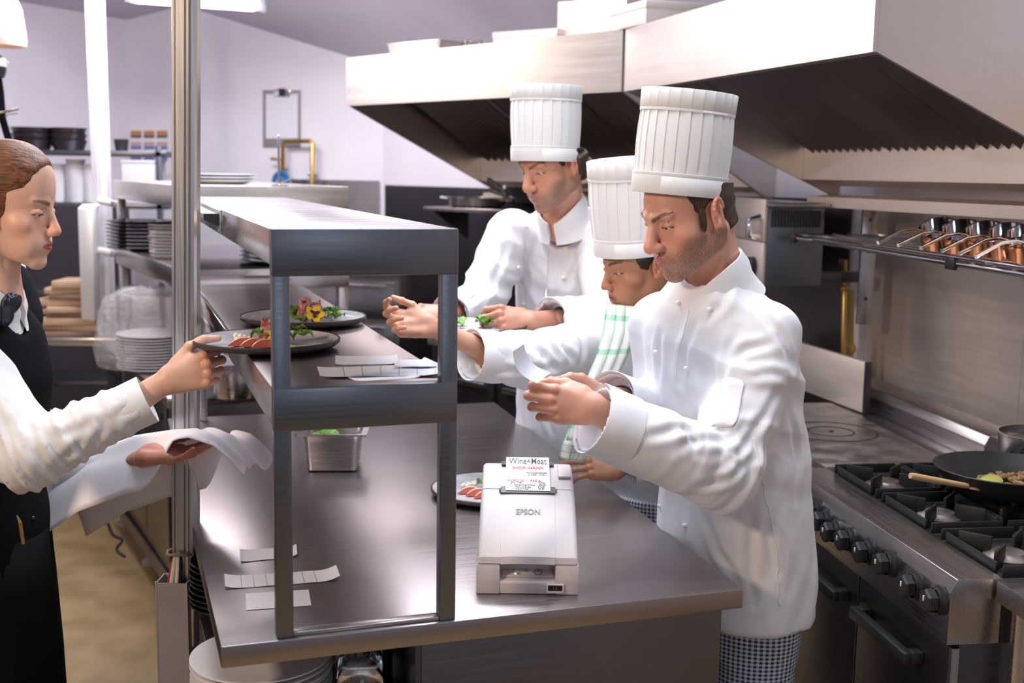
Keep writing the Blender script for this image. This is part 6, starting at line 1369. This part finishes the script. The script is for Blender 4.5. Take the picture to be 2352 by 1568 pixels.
chef_hat(p3, Matrix.Translation(at(1455, 579, hatd(M3))) @ Matrix.Rotation(-.07, 4, 'Y') @ Matrix.Rotation(.10, 4, 'X') @ Matrix.Rotation(R(114), 4, 'Z'), .091, .095, .246, folds=24, sq=1.20, seed=3)
hair_shell(p3, M3, .97, 'hair', 'hair_black', [((0,-.024,.036), (.082,.105,.088), 0), ((0,-.07,-.015), (.060,.058,.060), .02)],
  [((0,.118,-.03), (.115,.108,.17), .004), ((-.088,-.012,-.020), (.026,.026,.030), .004), ((.088,-.012,-.020), (.026,.026,.030), .004), ((0,0,-.055), (0,-.25,-1), 0), ((0,0,.050), (0,-.225,.974), 0)], 7, nz=.003)
legs(p3, V((.405,3.345)), Y3, .79, 'gingham', r0=.105, r1=.09)
local(p3)
# checked tea towel over her shoulder and the corner of it by her hand
def towel(name, C_, label, par=None, nf=3, dep=.012):
    """C_: rows of (left px, right px, depth)"""
    mb = MB(); rows = []; n = 22; K = []
    for i in range(len(C_)-1):
        for t in np.linspace(0, 1, 7)[:-1]: K.append([[a + (b-a)*t for a, b in zip(p, q)] for p, q in zip(C_[i], C_[i+1])])
    K.append(C_[-1])
    for i, (l, r, d) in enumerate(K):
        a, b = at(l[0], l[1], d[0]), at(r[0], r[1], d[0]); row = []
        for j in range(n+1):
            t = j/n; row.append(a.lerp(b, t) + V((0, -dep*(1.2*sin(pi*t) + .9*abs(sin(nf*pi*t + .25*sin(i*.22)))), 0)))
        rows.append(row)
    vs = len(rows); mb.rings(rows, (0, 0), closed=False); o = mb.build(name, 'tea_towel', par, sharp=0, weld=False)
    me = o.data; uv = me.uv_layers.new(name='UVMap'); li = np.zeros(len(me.loops), np.int32); me.loops.foreach_get('vertex_index', li)
    U = np.stack([(li % (n+1))/n*.26, (li // (n+1))/vs*.42], 1).astype(f32); uv.data.foreach_set('uv', U.ravel())
    o.modifiers.new('t', 'SOLIDIFY').thickness = .003; return tag(o, label, 'towel') if label else o
towel('tea_towel', [((1400,690),(1452,690),(3.20,)), ((1392,700),(1462,705),(3.10,)), ((1385,760),(1462,765),(3.05,)), ((1368,820),(1444,815),(3.02,)), ((1342,880),(1420,868),(3.0,)), ((1318,950),(1395,930),(2.99,)), ((1300,1010),(1370,1000),(2.99,))], 'white tea towel with green checks hanging from the shoulder of the woman chef')
towel('tea_towel', [((1308,985),(1372,985),(3.03,)), ((1292,1020),(1365,1020),(3.02,)), ((1286,1050),(1345,1056),(3.02,))], 'green checked towel corner at counter edge under the fingers of the woman chef', nf=2)
# ------------------------------------------------------------------ waitress carrying the plate
p4 = root('person', 'waitress in white shirt, black vest and bow tie, taking a plate from the gantry', 'person', (-1.16, 2.62, 0))
O4, Y4 = V((-1.205, 2.60)), R(180+80)
pf4 = [(.80,.165,.130,0,0), (.95,.165,.125,0,.0), (1.06,.140,.108,0,.005), (1.18,.155,.122,0,.015), (1.28,.170,.128,0,.02), (1.38,.170,.110,0,.01), (1.44,.120,.088,0,.0), (1.475,.07,.065,0,-.005)]
SC4 = .98
M4 = head_frame(98, 491, 2.57, 86, 7, False, SC4)
nk4 = at(-5, 680, 2.60)
R4S, R4E, R4W = at(-70, 860, 2.45), at(62, 1048, 2.37), at(338, 918, 2.44)
L4S, L4E, L4W = at(-30, 850, 2.76), at(130, 1100, 2.78), at(320, 1064, 2.70)
hv = head(nk4, M4, SK4, (.46,.10,.10), False, opn=1.0, brow=(.20,.10,.05), sc=SC4, full=True, stretch=.10, frown=.002)
r4w = at(386, 872, 2.445); l4w = at(330, 1050, 2.650)
hr = hand_at(r4w, V((1,.10,.30)), V((.10,-1,.12)), right=True, bends=[(58,52,30),(62,55,32),(64,58,34),(66,58,34)], tone=SK4, sc=.98, fore=mean(R4W, R4E, .3), slim=.94, thumb=((.026,.032,-.012),(.060,.056,-.018),(.092,.062,-.028),(.120,.056,-.040)), spread=(.05,.0,-.04,-.08))
hl = hand_at(l4w, V((1,-.10,.10)), V((0,.25,-1)), right=False, bends=[(10,14,8),(12,14,8),(12,16,8),(14,16,8)], tone=(.50,.22,.16), sc=.95, fore=mean(L4W, L4E, .3), slim=.92)  # darker tone than her other hand: shade under the cloth put into the colour
core = body_core(O4, Y4, pf4, .026, [([R4S, R4E, mean(R4W, R4E, .15)], [.045,.040,.026]), ([L4S, L4E, mean(L4W, L4E, .15)], [.045,.040,.026]), ([nk4, M4 @ V((0,-.02,-.03))], [.045,.045])] + [([body_pt(O4, Y4, x, 0, .85), body_pt(O4, Y4, x, 0, .12)], [.065,.045]) for x in (-.08,.08)], *bounds([R4S,R4E,r4w,L4S,L4E,l4w,V((-1.16,2.6,.06)),V((-1.16,2.6,1.5))], .22))
skin(p4, [hv, hl, hr], core, SK4); eyeballs(p4, M4, SC4)
fold4 = [(R4E, .13, R4W - R4E, .034, .0042), (mean(R4E,R4S), .16, V((.8,0,1)), .05, .0045), (mean(R4E,R4W), .11, R4W - R4E, .055, .0025), (R4S, .14, V((.8,0,1)), .06, .004)]
cre4 = [[(22,960),(62,1000),(100,1060),(108,1108)],[(2,1000),(40,1060),(70,1115)],[(112,1002),(155,990),(220,950)],[(132,1080),(182,1040),(212,980)],[(202,1055),(240,1000),(250,945)],[(5,900),(40,930),(80,1000)],[(260,1000),(290,940),(296,900)]]
j4, JV4 = jacket('shirt', p4, 'shirt_cotton', O4, Y4, pf4, [([R4S, R4E, R4W], [.082,.074,.049]), ([L4S, L4E, L4W], [.078,.068,.048])], (nk4 + V((0,0,-.02)), M4 @ V((0,-.02,-.05))), *bounds([R4S,R4E,R4W,L4S,L4E,L4W,V((-1.16,2.6,.82)),V((-1.16,2.6,1.5)),V((-1.35,2.4,1)),V((-.98,2.8,1))], .10), fold4, 9, h=.006, hole=.054, cre=cre4, cdp=.0036)
cuff(j4, R4W, R4W - R4E, .0505, .075, 'shirt_cotton'); cuff(j4, L4W, L4W - L4E, .0495, .06, 'shirt_cotton')
collar(j4, at(-8, 690, 2.60), V((.12,0,1)), V((1,-.12,-.35)), .058, .045, 'shirt_cotton', gap=.3, tilt=.035)
# vest: the torso again, a little larger, without the sleeves
s = SDF((-1.42,2.34,.80), (-.92,2.88,1.47), .0075); torso(s, O4, Y4, [(z, a+.007, b+.009, x, y) for z, a, b, x, y in pf4 if z < 1.45])
for P, r in (((R4S, R4E), .070), ((L4S, L4E), .070)): s.cap(tuple(P[0] + (P[0]-P[1])*.3), tuple(P[1]), r, r, .01, 'd')
fw = V((-sin(Y4), cos(Y4), 0)); s.cap(tuple(nk4 + fw*.02), tuple(nk4 + fw*.17 + V((0,0,-.12))), .060, .018, .01, 'd'); s.cap(tuple(nk4), tuple(nk4+V((0,0,.1))), .075, .075, .01, 'd')
Vv, F = s.mesh(); Vv = relax(Vv, F, 2); vest = np_mesh('vest', [(Vv, F)], 'black_cloth', p4)
for z in (1.13, 1.05, .97): q = body_pt(O4, Y4, 0, .165, z); button(vest, snap(Vv, q + fw*.2, -fw), .006, 'button_black')
# bow tie
bt = at(20, 706, 2.53); sd_ = SDF(tuple(bt - V((.07,.07,.07))), tuple(bt + V((.07,.07,.07))), .0022)
Mb = Matrix.Rotation(.40, 4, 'Y') @ Matrix.Rotation(.25, 4, 'X')
sd_.ell(tuple(bt + V((.002,-.012,.014))), (.015,.017,.028), 0); sd_.ell(tuple(bt + V((.004,-.012,-.016))), (.016,.017,.024), .008); sd_.ell(tuple(bt + V((.0,.022,.0))), (.012,.026,.024), .006); sd_.ell(tuple(bt + V((.006,-.014,.042))), (.006,.008,.006), .002, 'd')
bv, bf = sd_.mesh(); bv = relax(bv, bf, 1); c0 = np.array(bt); bv = bv - c0; bv = bv + (np.sin(bv[:,0]*520 + bv[:,2]*90)*.0014)[:,None]*np.array((0,-1,0)); bv = xf(bv, Matrix.Translation(bt) @ Mb)
np_mesh('bow_tie', [(bv, bf)], 'satin_navy', p4)
hair_shell(p4, M4, SC4, 'hair', 'hair_auburn', [((0,-.026,.052), (.0795,.106,.096), 0), ((0,.010,.062), (.0685,.0825,.0815), .02), ((0,-.135,.055), (.048,.048,.046), .012), ((-.050,-.03,.0), (.032,.050,.045), .02), ((.050,-.03,.0), (.032,.050,.045), .02)],
  [((0,.128,.012), (.13,.078,.110), .012), ((0,.085,-.080), (.13,.092,.100), .012), ((-.088,-.010,-.020), (.026,.026,.030), .004), ((.088,-.010,-.020), (.026,.026,.030), .004), ((0,0,-.055), (0,-.25,-1), 0)], 2, nz=.0007)
legs(p4, V((-1.215,2.60)), Y4, .88, 'black_cloth', r0=.105, r1=.085, hw=.17, hd=.135)
mb = MB(); ap = [(.175,.140,0,0)]; 
rows = []
for z, e in ((.92,.150), (.80,.158), (.62,.168), (.42,.178)): rows.append([body_pt(V((-1.215,2.60)), Y4, .19*sin(t), e*cos(t)+.004*sin(6*t+z*9), z) for t in np.linspace(-1.75, 1.75, 40)])
mb.rings(rows, (0, 0), closed=False); ap = mb.build('apron', 'black_cloth', p4, sharp=0); ap.modifiers.new('t', 'SOLIDIFY').thickness = .004
local(p4)
pp_ = at(46, 1196, 2.40); o = root('pen', 'gold tipped pen sticking out of the apron pocket of the waitress', 'pen', pp_); mb = MB(); mb.tube([V((-.006,0,.012)), V((.0,0,-.004))], [.0015,.004], 10); mb.tube([V((.0,0,-.004)), V((.004,.002,-.05))], .0042, 10); mb.build('pen_barrel', 'brass', o)
# white cloth over her far forearm
mb = MB(); rows = []; PT = [(110,1112,2.74),(210,1040,2.71),(310,1003,2.69),(400,988,2.67),(455,984,2.66),(510,1004,2.64),(548,1036,2.63),(578,1068,2.62)]
n = 30; K = []
for i in range(len(PT)-1):
    for t in np.linspace(0, 1, 6)[:-1]: K.append(at(*[a + (b-a)*t for a, b in zip(PT[i], PT[i+1])]))
K.append(at(*PT[-1])); L_ = len(K)
for i, c in enumerate(K):
    u = i/(L_-1); nd_ = .012 + .105*float(1 - sstep(.34,.50,u)); fd_ = .02 + .13*float(1 - sstep(.42,.62,u)); row = []
    for j in range(n+1):
        t = 2*j/n - 1
        if t < 0: off = V((.01*t, t*.078*(1-.6*u), -nd_*(-t)**1.7))
        else: off = V((.05*t, t*.10*(1-.5*u), -fd_*t**1.6 - .015*sin(t*7 + u*5)*t))
        row.append(c + off + V((0,0,.004*sin(9*t + 6*u))))
    rows.append(row)
mb.rings(rows, (0, 0), closed=False); o = mb.build('napkin', 'napkin_cotton', sharp=0); o.modifiers.new('t', 'SOLIDIFY').thickness = .002; tag(o, 'folded white service cloth draped over the far forearm of the waitress', 'cloth')
# ------------------------------------------------------------------ second server almost hidden behind the waitress
p5 = root('person', 'second server almost hidden behind the waitress, only a black apron strip showing', 'person', (-1.495, 3.32, 0))
O5, Y5 = V((-1.495, 3.32)), R(180+100)
pf5 = [(.86,.165,.125,0,0), (1.05,.150,.112,0,0), (1.2,.165,.122,0,.0), (1.32,.180,.132,0,.01), (1.42,.175,.115,0,.0), (1.48,.120,.090,0,-.005), (1.515,.07,.065,0,-.01)]
f5, u5 = face_dir(84, 8, False); M5 = fr(O5.to_3d() + V((.03,0,1.655)), f5, u5)
nk5 = O5.to_3d() + V((-.005,0,1.49))
R5S, R5E, R5W = body_pt(O5, Y5, .185, .0, 1.43), body_pt(O5, Y5, .205, .0, 1.13), body_pt(O5, Y5, .175, .12, .90)
L5S, L5E, L5W = body_pt(O5, Y5, -.185, .0, 1.43), body_pt(O5, Y5, -.205, .0, 1.13), body_pt(O5, Y5, -.175, .12, .90)
hv = head(nk5, M5, SK4, (.46,.16,.14), True, h=.003, brow=(.12,.07,.04))
h5 = [hand_at(w_, V((.25,-.05,-1)), V((0,s_,0)), right=(s_ < 0), bends=[(20,25,15)]*4, tone=SK4, h=.0028, fore=w_ + (e_ - w_)*.3) for w_, e_, s_ in ((R5W, R5E, -1), (L5W, L5E, 1))]
core = body_core(O5, Y5, pf5, .03, [([R5S, R5E, mean(R5W,R5E,.15)], [.05,.04,.027]), ([L5S, L5E, mean(L5W,L5E,.15)], [.05,.04,.027]), ([nk5, M5 @ V((0,-.02,-.03))], [.05,.05])] + [([body_pt(O5, Y5, x, 0, .85), body_pt(O5, Y5, x, 0, .12)], [.065,.045]) for x in (-.08,.08)], *bounds([R5S,R5W,L5S,L5W,O5.to_3d()+V((0,0,.06)),O5.to_3d()+V((0,0,1.55))], .22))
skin(p5, [hv] + h5, core, SK4)
j5, JV5 = jacket('shirt', p5, 'shirt_cotton', O5, Y5, pf5, [([R5S, R5E, R5W], [.075,.062,.045]), ([L5S, L5E, L5W], [.075,.062,.045])], (nk5, M5 @ V((0,-.02,-.05))), *bounds([R5S,R5W,L5S,L5W,O5.to_3d()+V((0,0,.9)),O5.to_3d()+V((0,0,1.5))], .17), [(R5E, .15, V((0,0,1)), .06, .003)], 12, h=.010, hole=.056)
s = SDF((-1.74,3.05,.86), (-1.26,3.60,1.50), .009); torso(s, O5, Y5, [(z, a+.009, b+.011, x, y) for z, a, b, x, y in pf5 if z < 1.49])
for P, Q in ((R5S, R5E), (L5S, L5E)): s.cap(tuple(P + (P-Q)*.3), tuple(Q), .066, .066, .01, 'd')
fw5 = V((-sin(Y5), cos(Y5), 0)); s.cut(tuple(O5.to_3d() + fw5*.098), tuple(-fw5)); Vv, F = s.mesh(); np_mesh('apron', [(relax(Vv, F, 2), F)], 'black_cloth', p5)
hair_shell(p5, M5, 1.0, 'hair', 'hair_brown', [((0,-.026,.044), (.080,.104,.090), 0), ((0,-.07,-.02), (.060,.056,.060), .02)], [((0,.135,-.02), (.12,.115,.15), .006), ((-.088,-.010,-.014), (.026,.026,.034), .004), ((.088,-.010,-.014), (.026,.026,.034), .004), ((0,0,-.075), (0,-.25,-1), 0)], 8, h=.0035)
legs(p5, O5, Y5, .90, 'black_cloth', r0=.10, r1=.08, hw=.165, hd=.125)
local(p5)
# corkscrew hanging on a strap at the left frame edge
c = at(2, 262, 5.02); o = root('corkscrew', 'silver folding corkscrew hanging on a black strap at the left frame edge', 'corkscrew', c)
d0, d1 = at(-12, 262, 5.0) - c, at(42, 250, 5.0) - c; mb = MB(); mb.tube([d0, d0.lerp(d1, .5), d1], [.010,.012,.009], 12, flat=.5); mb.build('lever', 'chrome', o)
mb = MB(); mb.ell(d1.lerp(d0, .06) + V((0,-.006,0)), (.004,.004,.004), n=10); mb.build('rivet', 'black_plastic', o)
mb = MB(); mb.tube([d0.lerp(d1, .35) + V((.006*cos(t*7), .006*sin(t*7), -.016 - .0)) + (d1-d0)*.55*t for t in [i/30 for i in range(31)]], .0022, 6); mb.build('spiral', 'chrome', o)
q = at(-8, 164, 5.0) - c; mb = MB(); mb.tube([q + V((.004,.004,-.028)), q*.5 + V((.002,.012,0)), V((.0,.014,-.02)), V((.03,.016,-.14))], .016, 10, flat=.2); mb.build('strap', 'black_cloth', o)
